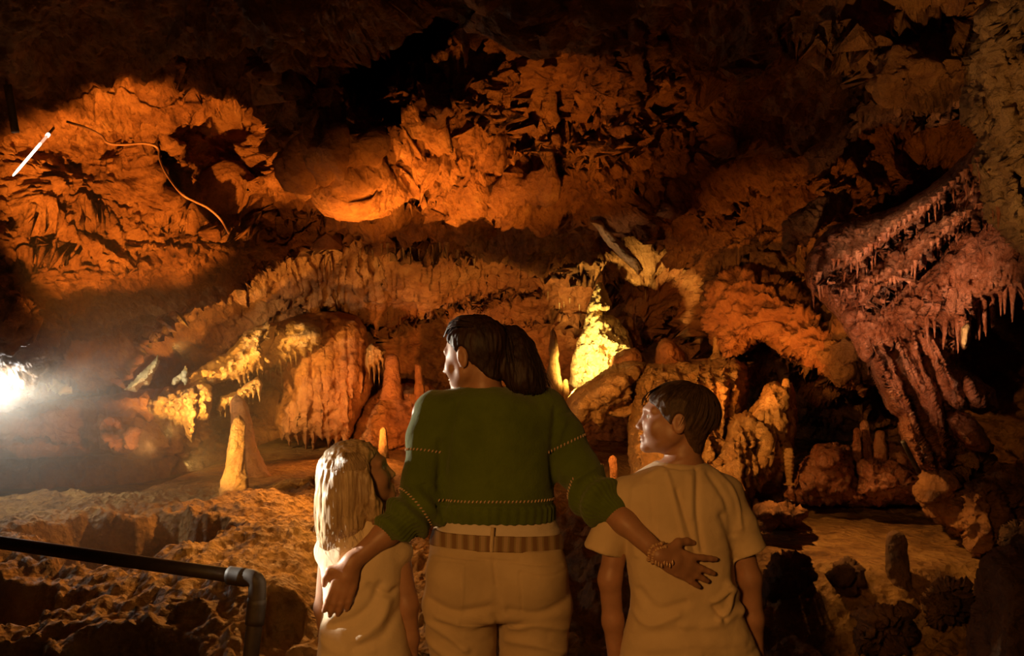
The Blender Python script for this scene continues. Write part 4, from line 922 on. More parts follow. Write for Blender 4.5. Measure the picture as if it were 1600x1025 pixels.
        rr_ = smax((P-(re+(rw-re)*.22))@ra, np.linalg.norm(P-(re+(rw-re)*.22), axis=1)-.11, .01); ll_ = smax((P-(le+(lw-le)*.38))@la, np.linalg.norm(P-(le+(lw-le)*.38), axis=1)-.11, .01)
        d = smax(d, -smax(-rr_*0+ -( -(P-(re+(rw-re)*.22))@ra), np.linalg.norm(P-(re+(rw-re)*.30), axis=1)-.10, .001), .008) if False else d
        return d
    def sdisp(V, N):
        d = np.zeros(len(V)); z = V[:, 2]; zb = W(0, 785, D)[2]
        tor = (V[:, 0] > W(684, 0, D)[0]) & (V[:, 0] < W(870, 0, D)[0])
        ang = np.arctan2(V[:, 1]-D, (V[:, 0]-W(777, 0, D)[0])*.62)
        d += np.where(tor & (z < zb), .0016*np.cos(ang*44), 0)
        d -= .004*np.exp(-((z-zb)/.006)**2)*tor
        for (e, w_, t0, t1) in ((re, rw, 0.0, .3), (le, lw, .16, .5)):
            ax = (w_-e)/np.linalg.norm(w_-e); t = (V-e)@ax/np.linalg.norm(w_-e); rad = V-e-((V-e)@ax)[:, None]*ax; dist = np.linalg.norm(rad, axis=1)
            on = (t > -.3) & (t < .6) & (dist < .09)
            u = np.cross(ax, [0, 1, 0]); u /= np.linalg.norm(u); v = np.cross(ax, u); a = np.arctan2(rad@v, rad@u)
            d += np.where(on, -.0085*np.sin(t*26+1.3*np.sin(a+1)+.8*perlin(V*12))*sstep(-.3, -.05, t), 0)
            d += np.where(on & (t > t0), .0014*np.cos(a*30), 0)
        d += .004*fbm(V*np.array([9, 9, 5]), 3)
        return d
    sw = sdf_mesh('sweater', sweater, (-.44, 2.78, .98), (.42, 3.2, 1.48), .0036, M['green'], root, lambda V, N: sdisp(V, N)+fold_lines([
        ([(716, 625), (704, 680), (694, 740)], D, 5, -.006), ([(868, 640), (862, 700), (866, 760)], D, 6, -.010), ([(690, 690), (690, 760)], D, 5, -.008), ([(880, 660), (868, 690)], D, 4, .005), ([(876, 645), (900, 640)], D, 3, -.004),
        ([(730, 790), (740, 720)], D, 14, .004), ([(850, 770), (800, 740)], D, 12, -.003), ([(700, 800), (712, 770)], D, 5, .006)])(V, N))
    bv = bvh_of(sw)
    for (a, b_, t, r) in ((rs, re, .38, .11), (ls, le, .40, .11), (re, rw, -.10, .095), (le, lw, .02, .12)):
        stitch_ring(bv, a+(b_-a)*t, b_-a, r, sw)
    stitch_ring(bv, W(777, 777, D), (0, 0, 1), .205, sw)
    # undershirt, trousers, belt
    usec = pxs([(800, 690, 862, .112, 0), (815, 686, 870, .116, 0), (834, 678, 876, .121, 0), (838, 677, 877, .121, 0)], D)
    sdf_mesh('undershirt', lambda P: loftf(P, usec)+.012*np.clip(0, 0, 1), (-.3, 2.8, .96), (.2, 3.2, 1.06), .004, M['undershirt'], root, lambda V, N: .004*fbm(V*np.array([6, 6, 30]), 3))
    tsec = pxs([(836, 676, 875, .121, 0), (846, 673, 877, .124, 0), (860, 671, 880, .128, 0), (885, 667, 885, .135, 0), (920, 665, 888, .138, 0), (950, 664, 890, .132, 0), (962, 672, 882, .10, 0)], D)
    def trousers(P):
        d = loftf(P, tsec, 2.5)
        for bx in (722, 832): d = smin(d, ellf(P, W(bx, 898, D-.055), (.098, .095, .098)), .03)
        lg = legs(P, .026, 948); d = smin(d, lg, .022)
        for sgn, x in ((-1, 719), (1, 836)): pass
        d = smax(d, P[:, 2]-W(0, 849, D)[2]+.035*(P[:, 0]+.05), .003)
        g = capf(P, W(776, 900, D-.16), W(778, 1040, D-.12), .012, .03); return smax(d, -g, .012)
    tf = fold_lines([([(676, 930), (715, 942), (765, 934)], D, 7, -.012), ([(795, 938), (840, 944), (884, 930)], D, 7, -.010), ([(670, 962), (700, 976), (730, 1000)], D, 6, .010), ([(690, 950), (735, 962), (770, 955)], D, 6, .009), ([(800, 968), (840, 962), (885, 975)], D, 6, .010), ([(790, 990), (835, 992), (880, 1010)], D, 6, .009), ([(665, 990), (690, 1005), (720, 1025)], D, 6, .008),
        ([(772, 860), (776, 900)], D, 2.5, -.004), ([(728, 872), (726, 920), (719, 962)], D, 1.8, .003), ([(672, 868), (700, 864), (728, 866)], D, 1.6, -.003), ([(812, 880), (850, 886), (884, 882)], D, 1.6, -.003), ([(812, 880), (814, 940)], D, 1.6, -.0025), ([(675, 856), (775, 864), (875, 872)], D, 2, -.004)])
    tr = sdf_mesh('trousers', trousers, (-.34, 2.78, .05), (.26, 3.22, 1.0), .0048, M['khaki'], root, lambda V, N: tf(V, N)+.004*fbm(V*np.array([7, 7, 12]), 3)*sstep(.85, .7, V[:, 2])+.0015*fbm(V*14, 2))
    bsecs = [(z, cx, cy, a+.006, b_+.006) for z, cx, cy, a, b_ in pxs([(828, 680, 874, .121, 0), (840, 676, 877, .122, 0), (852, 673, 879, .125, 0)], D)]
    def belt(P):
        Q = P.copy(); Q[:, 2] = P[:, 2]+.035*(P[:, 0]+.05); d = loftf(Q, bsecs); return smax(d, -(loftf(Q, [(z+(.03 if i else -.03)*0, cx, cy, a-.012, b_-.012) for i, (z, cx, cy, a, b_) in enumerate(bsecs)])), .002)
    sdf_mesh('belt', belt, (-.3, 2.8, .90), (.2, 3.2, 1.02), .004, M['belt'], root)
    c = W(769, 826, D-.134); V, Q = tube_mesh([(np.array([W(770, 824, D-.124), W(769, 838, D-.126), W(768, 853, D-.128), W(768, 862, D-.128)]), np.array([.006, .0065, .0065, .006]))], 8); mesh_np('belt_loop', V, Q, M['khaki'], tr)
    for x in (714, 842): shoe(root, W(x, 1285, D)[0], D+.03, .26)
    # beaded bracelet on her right wrist
    ax = (rw-re)/np.linalg.norm(rw-re); u = np.cross(ax, [0, 1, 0]); u /= np.linalg.norm(u); v = np.cross(ax, u); pth = []
    for turn in range(2):
        for k in range(26):
            a = 2*PI*k/26+turn*.1; rad = .032+.002*turn; p = rw-ax*(.004+turn*.014)+(u*math.cos(a)+v*math.sin(a))*rad+ax*.004*math.sin(3*a); s_ = .0040+.0012*((k*7) % 3)
            pth.append((np.array([p-ax*s_, p-ax*s_*.6, p, p+ax*s_*.6, p+ax*s_]), np.array([.0004, s_*.8, s_, s_*.8, .0004])))
    for k in range(7):
        p = rw-ax*.008+np.array([-.012+.008*k, -.030, -.012-.004*(k % 3)]); s_ = .0036; e = np.array([.001*(k-3), 0, -1.]); pth.append((np.array([p, p+e*.006, p+e*.012, p+e*.016]), np.array([.001, s_, s_, .0005])))
    V, Q = tube_mesh(pth, 7); mesh_np('bracelet', V, Q, M['bead'], root)
    return root
M['tie'] = cloth_mat('dark_red_hair_tie', [(.09, .02, .015), (.14, .035, .02)], 300, .5)
build_woman()

# ------------------------------------------------------------------ the boy
def build_boy():
    D = 2.95; root = empty('person', (W(1070, 0, D)[0], D, 0)); tag(root, 'boy in a cream t-shirt with short brown hair, turning his face to the left', 'person')
    hd = Head(W(1058, 657, D), 80, 4, 1.09, 1.06, .98, 1.0)
    ls, le, lw = W(978, 772, D), W(953, 905, D-.0), W(962, 1035, D+.03)
    rs, re, rw = W(1134, 772, D), W(1172, 905, D), W(1182, 1030, D+.03)
    bsec = pxs([(722, 1030, 1095, .05, 0), (742, 1005, 1120, .07, 0), (770, 988, 1130, .085, 0), (830, 992, 1128, .09, 0), (900, 996, 1130, .085, 0), (960, 990, 1140, .09, 0), (1010, 985, 1146, .095, 0), (1040, 992, 1140, .085, 0)], D)
    def legs(P, g):
        d = None
        for hx, kx, fx in ((1025, 1022, 1020), (1108, 1112, 1114)):
            e = chain(P, [(W(hx, 1025, D), .072+g), (W(kx, 1140, D), .050+g), (W(fx, 1305, D), .036+g*1.2)], .03); d = e if d is None else np.minimum(d, e)
        return d
    def body(P):
        d = smin(loftf(P, bsec), legs(P, 0), .04)
        d = smin(d, capf(P, hd.w(-.030, 0, -.05), W(1062, 742, D), .050, .058), .03)
        d = smin(d, hd.sdf(P), .012)
        for s_, e, w_, sg in ((ls, le, lw, 1), (rs, re, rw, -1)):
            d = smin(d, chain(P, [(s_, .045), (e, .034), ((e+w_)/2, .031), (w_, .022)], .02), .02)
            d = smin(d, hand_sdf(P, w_, (0, .12, -1), (-sg, -.2, 0), 1 if sg > 0 else -1, .16, (.3, .35, .4, .45)), .012)
        for fx in (1020, 1114): c = W(fx, 1305, D); d = smin(d, capf(P, (c[0], D, .055), (c[0], D+.11, .03), .032, .026), .03)
        return d
    b = sdf_mesh('body', body, (.22, 2.72, 0), (.84, 3.22, 1.50), .0042, M['skin_b'], root)
    hd.eyes(M['eye'], b)
    def hair(P):
        q = hd.loc(P)
        d = ellf(q, (-.010, 0, .026), (.102, .086, .099)); d = smin(d, capf(q, (-.026, 0, -.045), (-.028, 0, -.078), .058, .050), .02)
        ln = np.interp(q[:, 2], [-.09, -.055, -.03, -.01, .005, .03, .055, .08, .12], [-.040, -.030, -.018, .020, .034, .050, .082, .096, .12])
        d = smax(d, q[:, 0]-ln, .006); d = smax(d, -(q[:, 2]+.046+1.3*np.clip(-.012-q[:, 0], 0, .05)), .018)
        for sg in (1, -1):
            e = ellf(q*np.array([1, sg, 1]), (-.004, .086, -.008), (.019, .020, .034)); d = smax(d, -e, .004)
        return d
    def hdisp(V, N):
        q = hd.loc(V); q2 = np.stack([q[:, 0]*34, q[:, 1]*60, q[:, 2]*34-q[:, 0]*10], 1); return .0026*fbm(q2, 3)
    h = sdf_mesh('hair', hair, (.34, 2.78, 1.15), (.68, 3.12, 1.50), .0036, M['hair_boy'], root, hdisp)
    sp = []; rg = np.random.RandomState(9)
    crown = np.array([-.045, 0, .118])
    for k in range(1500):
        a = rg.uniform(0, 2*PI); zz = rg.uniform(-.035, .10); fwd = math.cos(a) > .1
        if fwd and zz < .045: continue
        tgt = np.array([.092*math.cos(a)-.012, .082*math.sin(a), zz]); v0 = crown*(1-.0)+np.array([.01*math.cos(a), .01*math.sin(a), 0]); c0 = np.array([-.012, 0, .026]); R_ = np.array([.109, .089, .101])
        pts = []
        s0 = rg.uniform(.1, .75)
        for t in np.linspace(s0, min(1, s0+.45), 6):
            p = v0*(1-t)+tgt*t; n_ = (p-c0)/R_; p = c0+(p-c0)/max(np.linalg.norm(n_), 1e-6)*(1.0+.035*(t-s0)); pts.append(hd.w(*p))
        sp.append((np.array(pts), np.linspace(.0009, .0003, 6)))
    for k in range(60):    # fringe over the forehead
        y = rg.uniform(-.06, .06); p0 = (.055, y*.8, .105); p1 = (.088, y, .078); p2 = (.101, y*1.05, .050+rg.uniform(-.012, .01)); sp.append((curve([hd.w(*p0), hd.w(*p1), hd.w(*p2)], 7), np.linspace(.0015, .0004, 7)))
    V, Q = tube_mesh(sp); mesh_np('hair_strands', V, Q, M['hair_boy'], h)
    tsec = pxs([(721, 1022, 1100, .060, 0), (727, 1012, 1112, .075, 0), (738, 994, 1128, .092, 0), (756, 976, 1142, .108, 0), (790, 968, 1152, .116, 0), (850, 976, 1148, .118, 0), (900, 982, 1148, .112, 0), (950, 984, 1158, .112, 0), (1000, 974, 1178, .120, 0), (1032, 968, 1192, .125, 0)], D)
    def tee(P):
        d = loftf(P, tsec, 2.3)
        lo_, ro_ = (W(940, 868, D)-ls), (W(1172, 868, D)-rs)
        e1 = chain(P, [(ls+[.03, 0, .004], .052), (ls+[.004, 0, 0], .053), (ls+lo_*.5, .056), (ls+lo_, .062)], .02); e2 = chain(P, [(rs-[.03, 0, -.004], .052), (rs-[.004, 0, 0], .053), (rs+ro_*.5, .056), (rs+ro_, .060)], .02)
        lz = W(0, 862, D)[2]
        e1 = smax(e1, -(P[:, 2]-(lz+.30*(-(P[:, 0]-W(945, 0, D)[0])))), .004); e2 = smax(e2, -(P[:, 2]-(lz+.38*((P[:, 0]-W(1172, 0, D)[0])))), .004)
        d = smin(smin(d, e1, .02), e2, .02)
        d = smax(d, -ellf(P, W(1060, 714, D), (.060, .068, .028)), .008)
        return d
    fl = fold_lines([([(1010, 745), (1012, 800), (1016, 850)], D, 5, -.006), ([(1035, 735), (1048, 790), (1062, 850)], D, 4, .007), ([(1048, 760), (1066, 820), (1078, 868)], D, 3.5, -.007), ([(1082, 730), (1078, 790), (1086, 850)], D, 4, -.009), ([(1070, 740), (1068, 800)], D, 5, .005), ([(1100, 735), (1125, 780), (1140, 830)], D, 5, -.007), ([(1115, 732), (1140, 770), (1150, 820)], D, 4, .006),
        ([(985, 760), (982, 800), (990, 860)], D, 5, .006), ([(1120, 800), (1140, 850), (1145, 900)], D, 8, -.012), ([(1128, 905), (1150, 925), (1162, 930), (1152, 950)], D, 6, .014), ([(1105, 928), (1130, 915), (1128, 940), (1112, 955)], D, 5, .012), ([(1120, 955), (1105, 935)], D, 5, -.010),
        ([(995, 915), (1020, 940), (1060, 930)], D, 7, -.008), ([(985, 950), (1010, 965), (1050, 948)], D, 6, .008), ([(985, 985), (1030, 975), (1080, 965)], D, 8, -.006), ([(1060, 965), (1110, 962), (1150, 945)], D, 7, .008), ([(1010, 1000), (1080, 990), (1150, 992)], D, 8, .005), ([(1090, 1010), (1140, 1015), (1190, 1005)], D, 6, -.005),
        ([(1020, 723), (1060, 729), (1104, 724)], D, 2, -.003), ([(1000, 742), (1030, 728)], D, 3, .004)])
    sdf_mesh('t_shirt', tee, (.16, 2.76, .58), (.86, 3.14, 1.24), .0042, M['tee'], root, lambda V, N: fl(V, N)+.005*fbm(V*np.array([6, 6, 4]), 3)+.0015*fbm(V*22, 2))
    psec = pxs([(1000, 984, 1150, .100, 0), (1030, 980, 1154, .104, 0), (1050, 990, 1146, .09, 0)], D)
    sdf_mesh('trousers', lambda P: smin(loftf(P, psec), legs(P, .018), .02), (.28, 2.78, .05), (.80, 3.14, .72), .0065, M['denim'], root)
    for x in (1020, 1114): shoe(root, W(x, 0, D)[0], D+.03, .23)
    return root
build_boy()

# ------------------------------------------------------------------ the girl
def build_girl():
    D = 2.97; root = empty('person', (W(570, 0, D)[0], D, 0)); tag(root, 'girl with long blond hair in a cream top, looking up to the right', 'person')
    hd = Head(W(560, 744, D), -76, 16, .98, 1.0, .96, 1.0)
    rs, re, rw = W(618, 850, D), W(636, 945, D), W(642, 1050, D+.03)
    ls, le, lw = W(520, 850, D), W(508, 950, D+.08), W(520, 1050, D+.12)
    bsec = pxs([(800, 540, 596, .045, 0), (820, 525, 612, .06, 0), (850, 516, 622, .07, 0), (900, 518, 620, .075, 0), (960, 522, 616, .075, 0), (1010, 516, 624, .08, 0), (1060, 514, 628, .085, 0), (1090, 520, 620, .075, 0)], D)
    def legs(P, g):
        d = None
        for hx, kx, fx in ((546, 544, 542), (598, 600, 602)):
            e = chain(P, [(W(hx, 1085, D), .056+g), (W(kx, 1180, D), .042+g), (W(fx, 1302, D), .032+g)], .03); d = e if d is None else np.minimum(d, e)
        return d
    def body(P):
        d = smin(loftf(P, bsec), legs(P, 0), .04)
        d = smin(d, capf(P, hd.w(-.028, 0, -.05), W(570, 825, D), .042, .050), .03)
        d = smin(d, hd.sdf(P), .012)
        for s_, e, w_, sg in ((ls, le, lw, 1), (rs, re, rw, -1)):
            d = smin(d, chain(P, [(s_, .040), (e, .033), ((e+w_)/2, .030), (w_, .020)], .02), .02)
            d = smin(d, hand_sdf(P, w_, (0, .12, -1), (-sg, -.2, 0), 1 if sg > 0 else -1, .14, (.3, .35, .4, .45)), .012)
        for fx in (542, 602): c = W(fx, 1302, D); d = smin(d, capf(P, (c[0], D, .05), (c[0], D+.09, .03), .03, .025), .03)
        return d
    b = sdf_mesh('body', body, (-.70, 2.72, 0), (-.22, 3.24, 1.34), .0042, M['skin_g'], root)
    hd.eyes(M['eye'], b)
    def hair(P):
        q = hd.loc(P)
        d = ellf(q, (-.016, 0, .026), (.106, .090, .098))
        ln = np.interp(q[:, 2], [-.09, -.03, .0, .03, .055, .08, .12], [-.01, .004, .010, .030, .070, .088, .11]); d = smax(d, q[:, 0]-ln, .010)
        m = chain(P, [(W(548, 735, D-.01), .085), (W(536, 780, D-.02), .078), (W(528, 820, D-.03), .060), (W(516, 846, D-.035), .034)], .04)
        m2 = chain(P, [(W(575, 745, D-.045), .045), (W(580, 780, D-.05), .040), (W(588, 805, D-.05), .022), (W(597, 822, D-.05), .007)], .02)
        m = smin(m, m2, .03)
        m3 = chain(P, [(W(560, 770, D-.055), .035), (W(553, 820, D-.06), .028), (W(545, 850, D-.06), .010)], .02); m = smin(m, m3, .02)
        m = smax(m, (P[:, 0]-W(594, 0, D)[0])-.02*np.clip((W(0, 770, D)[2]-P[:, 2])/.1, 0, 1)*5, .02)
        m = smax(m, -(ellf(q, (.06, 0, -.03), (.055, .10, .08))), .01)
        m = smax(m, P[:, 2]-W(0, 735, D)[2], .03)
        return smin(d, m, .03)
    h = sdf_mesh('hair', hair, (-.68, 2.76, .88), (-.30, 3.16, 1.34), .0038, M['hair_blond'], root, hair_disp(.0042, 60, 8, 5))
    sp = []; rg = np.random.RandomState(14)
    for k in range(1500):
        a = rg.uniform(0, 2*PI); c = hd.w(-.02+.02*math.cos(a), .02*math.sin(a), .122)
        e1 = hd.w(-.016+.104*math.cos(a)*.78, .090*math.sin(a)*.9, .075); e2 = hd.w(-.016+.108*math.cos(a), .092*math.sin(a), .02)
        lq = hd.loc(np.array([e2]))[0]
        if lq[0] > .035: continue
        t = (math.cos(a)+1)/2; bx = W(498+rg.uniform(0, 46)+t*52, 0, D)[0]; bz = W(0, 838+rg.uniform(-34, 26)-t*16, D)[2]; by = D+.09*math.sin(a)*(-1)*.4-.045
        e3 = np.array([(e2[0]*.55+bx*.45), e2[1]*.7+by*.3, (e2[2]*.5+bz*.5)]); e4 = np.array([bx, by+rg.uniform(-.03, .03), bz]); out = rg.normal(0, .004, 3)
        e3 = e3+out; n_ = 14; ph = rg.uniform(0, 6); sp.append((curve([c, e1, e2, e3, e4+out*2+[rg.uniform(-.006, .01), 0, 0]], n_), np.linspace(.0010, .0004, n_)))
    V, Q = tube_mesh(sp); mesh_np('hair_strands', V, Q, M['hair_blond'], h)
    tsec = pxs([(806, 534, 604, .055, 0), (816, 520, 618, .07, 0), (832, 508, 628, .085, 0), (860, 500, 634, .096, 0), (900, 502, 632, .098, 0), (940, 504, 630, .098, 0), (990, 500, 636, .105, 0), (1040, 494, 646, .115, 0), (1060, 492, 648, .118, 0)], D)
    def top(P):
        d = loftf(P, tsec, 2.3); d = smax(d, -ellf(P, W(570, 802, D), (.05, .06, .028)), .008)
        d = smin(d, chain(P, [(W(604, 838, D), .046), (W(622, 862, D), .047)], .02), .02); return smin(d, chain(P, [(W(532, 838, D), .046), (W(516, 862, D), .047)], .02), .02)
    fl = fold_lines([([(560, 880), (540, 940), (510, 975)], D, 8, .008), ([(600, 905), (585, 935), (560, 955), (530, 965)], D, 7, -.010), ([(610, 930), (600, 960), (570, 985)], D, 7, .010), ([(585, 905), (610, 920), (622, 915)], D, 5, -.008), ([(560, 1000), (600, 985), (625, 950)], D, 8, -.008), ([(505, 990), (540, 1005), (590, 1000)], D, 8, .005), ([(535, 825), (540, 860)], D, 6, .005), ([(575, 820), (570, 860)], D, 5, -.005)])
    sdf_mesh('top', top, (-.66, 2.78, .50), (-.26, 3.16, 1.06), .0042, M['tee_g'], root, lambda V, N: fl(V, N)+.005*fbm(V*np.array([6, 6, 4]), 3)+.0012*fbm(V*22, 2))
    psec = pxs([(1035, 508, 632, .092, 0), (1070, 506, 634, .096, 0), (1095, 514, 626, .08, 0)], D)
    sdf_mesh('trousers', lambda P: smin(loftf(P, psec), legs(P, .016), .02), (-.62, 2.82, .05), (-.30, 3.12, .62), .0065, M['denim'], root)
    for x in (542, 602): shoe(root, W(x, 0, D)[0], D+.02, .20)
    return root
build_girl()

# ------------------------------------------------------------------ handrail, lamps, cable
def metal(name, col, rough=.35, metallic=.9):
    m, nt, b = new_mat(name); v = coords(nt); n = noise_node(nt, v, 30, 6, .7)
    r = ramp(nt, n.outputs[0], [(.4, tuple(c*.7 for c in col)), (.6, col)]); nt.links.new(r.outputs[0], b.inputs['Base Color'])
    b.inputs['Metallic'].default_value = metallic; b.inputs['Roughness'].default_value = rough
    bump(nt, b, [(n.outputs[0], .15, .002)]); return m
M['pipe'] = metal('worn_steel_pipe', (.045, .030, .016), .6, .1); M['cable'] = metal('cable_rubber', (.42, .22, .10), .5, 0)
M['fixture'] = metal('lamp_housing', (.30, .20, .10), .6, 0)
def emit_mat(name, col, st):
    m = bpy.data.materials.new(name); m.use_nodes = True; nt = m.node_tree; nt.nodes.clear()
    e = nt.nodes.new('ShaderNodeEmission'); e.inputs[0].default_value = (*col, 1); e.inputs[1].default_value = st
    o = nt.nodes.new('ShaderNodeOutputMaterial'); nt.links.new(e.outputs[0], o.inputs[0]); return m
def tube(name, pts, r, mat, parent=None, n=40, seg=16, caps=True):
    p = curve(pts, n); rad = np.full(n, r, float)
    if caps: rad[0] = rad[-1] = r*.3; p = np.vstack([p[0], p, p[-1]]); rad = np.concatenate([[.0005], [r], rad[1:-1], [r], [.0005]]); 
    V, Q = tube_mesh([(p, rad)], seg); return mesh_np(name, V, Q, mat, parent)
def straight(name, a, b, r, mat, parent, seg=20, steps=6):
    a, b = np.array(a), np.array(b); t = np.linspace(0, 1, steps)[:, None]; p = a+(b-a)*t; e = (b-a)/np.linalg.norm(b-a)*1e-4
    p = np.vstack([a-e, p, b+e]); rad = np.concatenate([[.0005], np.full(steps, r), [.0005]]); V, Q = tube_mesh([(p, rad)], seg); return mesh_np(name, V, Q, mat, parent)
R0 = .0245
A0 = np.array(at(-420, 788, 3.75)); A1 = np.array(at(380, 902, 3.0)); EL = np.array(at(403, 905, 2.985)); A2 = np.array(at(403, 938, 2.985)); A2[0] = EL[0]-.002; A3 = A2.copy(); A3[2] = 0; A3[0] -= .09
hr = empty('handrail', (A3[0], A3[1], 0)); tag(hr, 'dark steel pipe handrail with a rounded corner on the left', 'handrail')
straight('rail', A0, A1, R0*.92, M['pipe'], hr, steps=10)
pp = curve([A1, A1+(EL-A1)*.55+[0, 0, .001], EL+[-.004, 0, -.008], A2+[0, 0, .035], A2], 18); V, Q = tube_mesh([(pp, np.full(18, R0*1.12))], 20); mesh_np('elbow', V, Q, M['pipe'], hr)
straight('collar', A1-(A1-A0)/np.linalg.norm(A1-A0)*.05, A1+(A1-A0)/np.linalg.norm(A1-A0)*.006, R0*1.2, M['pipe'], hr)
straight('collar', A2+[0, 0, .006], A2+(A3-A2)/np.linalg.norm(A3-A2)*.075, R0*1.2, M['pipe'], hr)
straight('post', A2, A3, R0, M['pipe'], hr, steps=10)
P0 = A0.copy(); P1 = P0.copy(); P1[2] = 0; straight('post', P0, P1, R0, M['pipe'], hr, steps=10)
straight('base_flange', A3+[0, 0, .012], A3, R0*2.2, M['pipe'], hr)

# bright tube lamp at upper left
ta, tb = np.array(at(20, 275, 3.9)), np.array(at(74, 212, 4.3)); u = (tb-ta)/np.linalg.norm(tb-ta)
tl = empty('tube_lamp', tuple((ta+tb)/2)); tag(tl, 'thin glowing white tube lamp slanting up at the upper left', 'lamp')
V, Q = tube_mesh([(np.array([ta, ta+u*.01, ta+u*.06, ta+(tb-ta)*.78, ta+(tb-ta)*.80]), np.array([.001, .0035, .005, .0055, .001]))], 10); mesh_np('glass_tube', V, Q, emit_mat('tube_glow', (1, .80, .62), 9), tl)
V, Q = tube_mesh([(np.array([ta+(tb-ta)*.80, ta+(tb-ta)*.82, ta+(tb-ta)*.97, tb]), np.array([.002, .006, .006, .001]))], 10); mesh_np('lamp_cap', V, Q, emit_mat('cap_glow', (1, .45, .28), 1.2), tl)
straight('ball_joint', tb-u*.004, tb+u*.016, .009, emit_mat('joint_glow', (1, .8, .65), 2.5), tl)

# dim vertical conduit box, far left
ba, bb = np.array(at(12, 134, 3.6)), np.array(at(24, 206, 3.6)); wp = empty('wall_bracket', tuple((ba+bb)/2)); tag(wp, 'dim brown flat bar hanging at the far upper left edge', 'bar')
straight('bar', ba, bb, .02, M['fixture'], wp, seg=4)
# flood lamp at the far left edge, the source of the glow
lp = np.array(at(-14, 618, 5.6)); fl_ = empty('flood_lamp', tuple(lp)); tag(fl_, 'dazzling white flood lamp at the far left edge', 'lamp')
V, Q = tube_mesh([(np.array([lp+[-.03, 0, -.0], lp+[-.028, 0, 0], lp+[.0, 0, 0], lp+[.03, 0, 0], lp+[.045, 0, 0]]), np.array([.001, .05, .055, .045, .001]))], 20); mesh_np('lamp_lens', V, Q, emit_mat('flood_glow', (1, .95, .86), 60), fl_)
V, Q = tube_mesh([(np.array([lp+[-.16, 0, .0], lp+[-.15, 0, 0], lp+[-.04, 0, 0], lp+[-.032, 0, 0]]), np.array([.001, .04, .065, .03]))], 20); mesh_np('lamp_housing', V, Q, M['fixture'], fl_)
straight('lamp_bracket', lp+[-.1, 0, -.05], lp+[-.1, .1, -.75], .015, M['fixture'], fl_)
# mist around it
def mist():
    bpy_m = bpy.data.materials.new('lamp_mist'); bpy_m.use_nodes = True; nt = bpy_m.node_tree; nt.nodes.clear()
    tc = nt.nodes.new('ShaderNodeTexCoord'); g = nt.nodes.new('ShaderNodeTexGradient'); g.gradient_type = 'SPHERICAL'; nt.links.new(tc.outputs['Object'], g.inputs[0])
    d = math_node(nt, 'MULTIPLY', math_node(nt, 'POWER', g.outputs['Fac'], 1.5), MIST)
    vs = nt.nodes.new('ShaderNodeVolumeScatter'); vs.inputs['Color'].default_value = (1, .92, .8, 1); vs.inputs['Anisotropy'].default_value = .2; nt.links.new(d, vs.inputs['Density'])
    o = nt.nodes.new('ShaderNodeOutputMaterial'); nt.links.new(vs.outputs[0], o.inputs['Volume'])
    pr = [(-1+.0, .001)]+[(-math.cos(a), math.sin(a)) for a in np.linspace(.1, PI-.1, 20)]+[(1, .001)]
    m = lathe('mist', pr, tuple(lp+[-.1, -.1, 0]), bpy_m, seg=32, amp=0); m.scale = (2.15, 1.8, 1.8); tag(m, 'pale mist glowing around the white flood lamp', 'mist', kind='stuff')
MIST = .30
mist()

# cable pinned along the ceiling: follow the rock surface
SHELL = None
def on_rock(px, py, off=.02):
    dg = bpy.context.evaluated_depsgraph_get(); o = Vector((0, 0, CZ)); d = (Vector(at(px, py, 1.0))-o).normalized()
    h = SC.ray_cast(dg, o, d); 
    return np.array(h[1])-np.array(d)*off if h[0] else np.array(at(px, py, 5))
bpy.context.view_layer.update()
cp = [(104, 190), (135, 200), (158, 212), (168, 223), (190, 226), (225, 224), (246, 231), (250, 250), (262, 275), (284, 303), (305, 315), (325, 325), (345, 343), (358, 365)]
pts = [on_rock(x, y, .012) for x, y in cp]
straight('lamp_stem', tb+u*.016, on_rock(84, 200, -.02), .006, M['fixture'], tl)
straight('hanger', ba+np.array([.0, 0, -.01]), on_rock(11, 128, -.03), .008, M['fixture'], wp, seg=8)
c = tube('cable', pts, .006, M['cable'], n=90, seg=10); tag(c, 'thin brown cable running along the lit ceiling at upper left', 'cable')
pts = [on_rock(x, y, .02) for x, y in [(1545, 268), (1528, 285), (1518, 300), (1512, 318), (1508, 330)]]
c = tube('cable', pts, .005, M['redcable'] if 'redcable' in M else M['cable'], n=30, seg=8); tag(c, 'short reddish cable on the tan column at the right edge', 'cable')
c = straight('rod', at(1411, 690, 4.75), at(1436, 738, 4.85), .012, M['pipe'], None, steps=4); tag(c, 'thin metal rod leaning under the drapery foot at lower right', 'rod')

# stalactites
ORD = ['first', 'second', 'third', 'fourth', 'fifth', 'sixth', 'seventh', 'eighth', 'ninth', 'tenth', 'eleventh', 'twelfth', 'thirteenth', 'fourteenth', 'fifteenth']
def roof(px, py): 
    p = on_rock(px, py, -.03); return p
def tites(name, pts, L, r, mat, label, group, seed):
    pr = tite_proto(name, 1.0, r/L, mat, seed); rg = random.Random(seed); pts = sorted(pts)
    for i, (px, py, ln) in enumerate(pts):
        o = pr if i == 0 else pr.copy()
        if i: COL.objects.link(o)
        p = on_rock(px, py, -.01); D = p[1]; Lw = ln*D/F
        o.location = tuple(p+np.array([0, -.02, .02])); w_ = L*rg.uniform(.8, 1.25)*(Lw/L)**.5; o.scale = (w_, w_, Lw+.02); o.rotation_euler = (0, 0, rg.uniform(0, 6))
        tag(o, label if len(pts) == 1 else ORD[i]+' from the left '+label, 'stalactite', group)
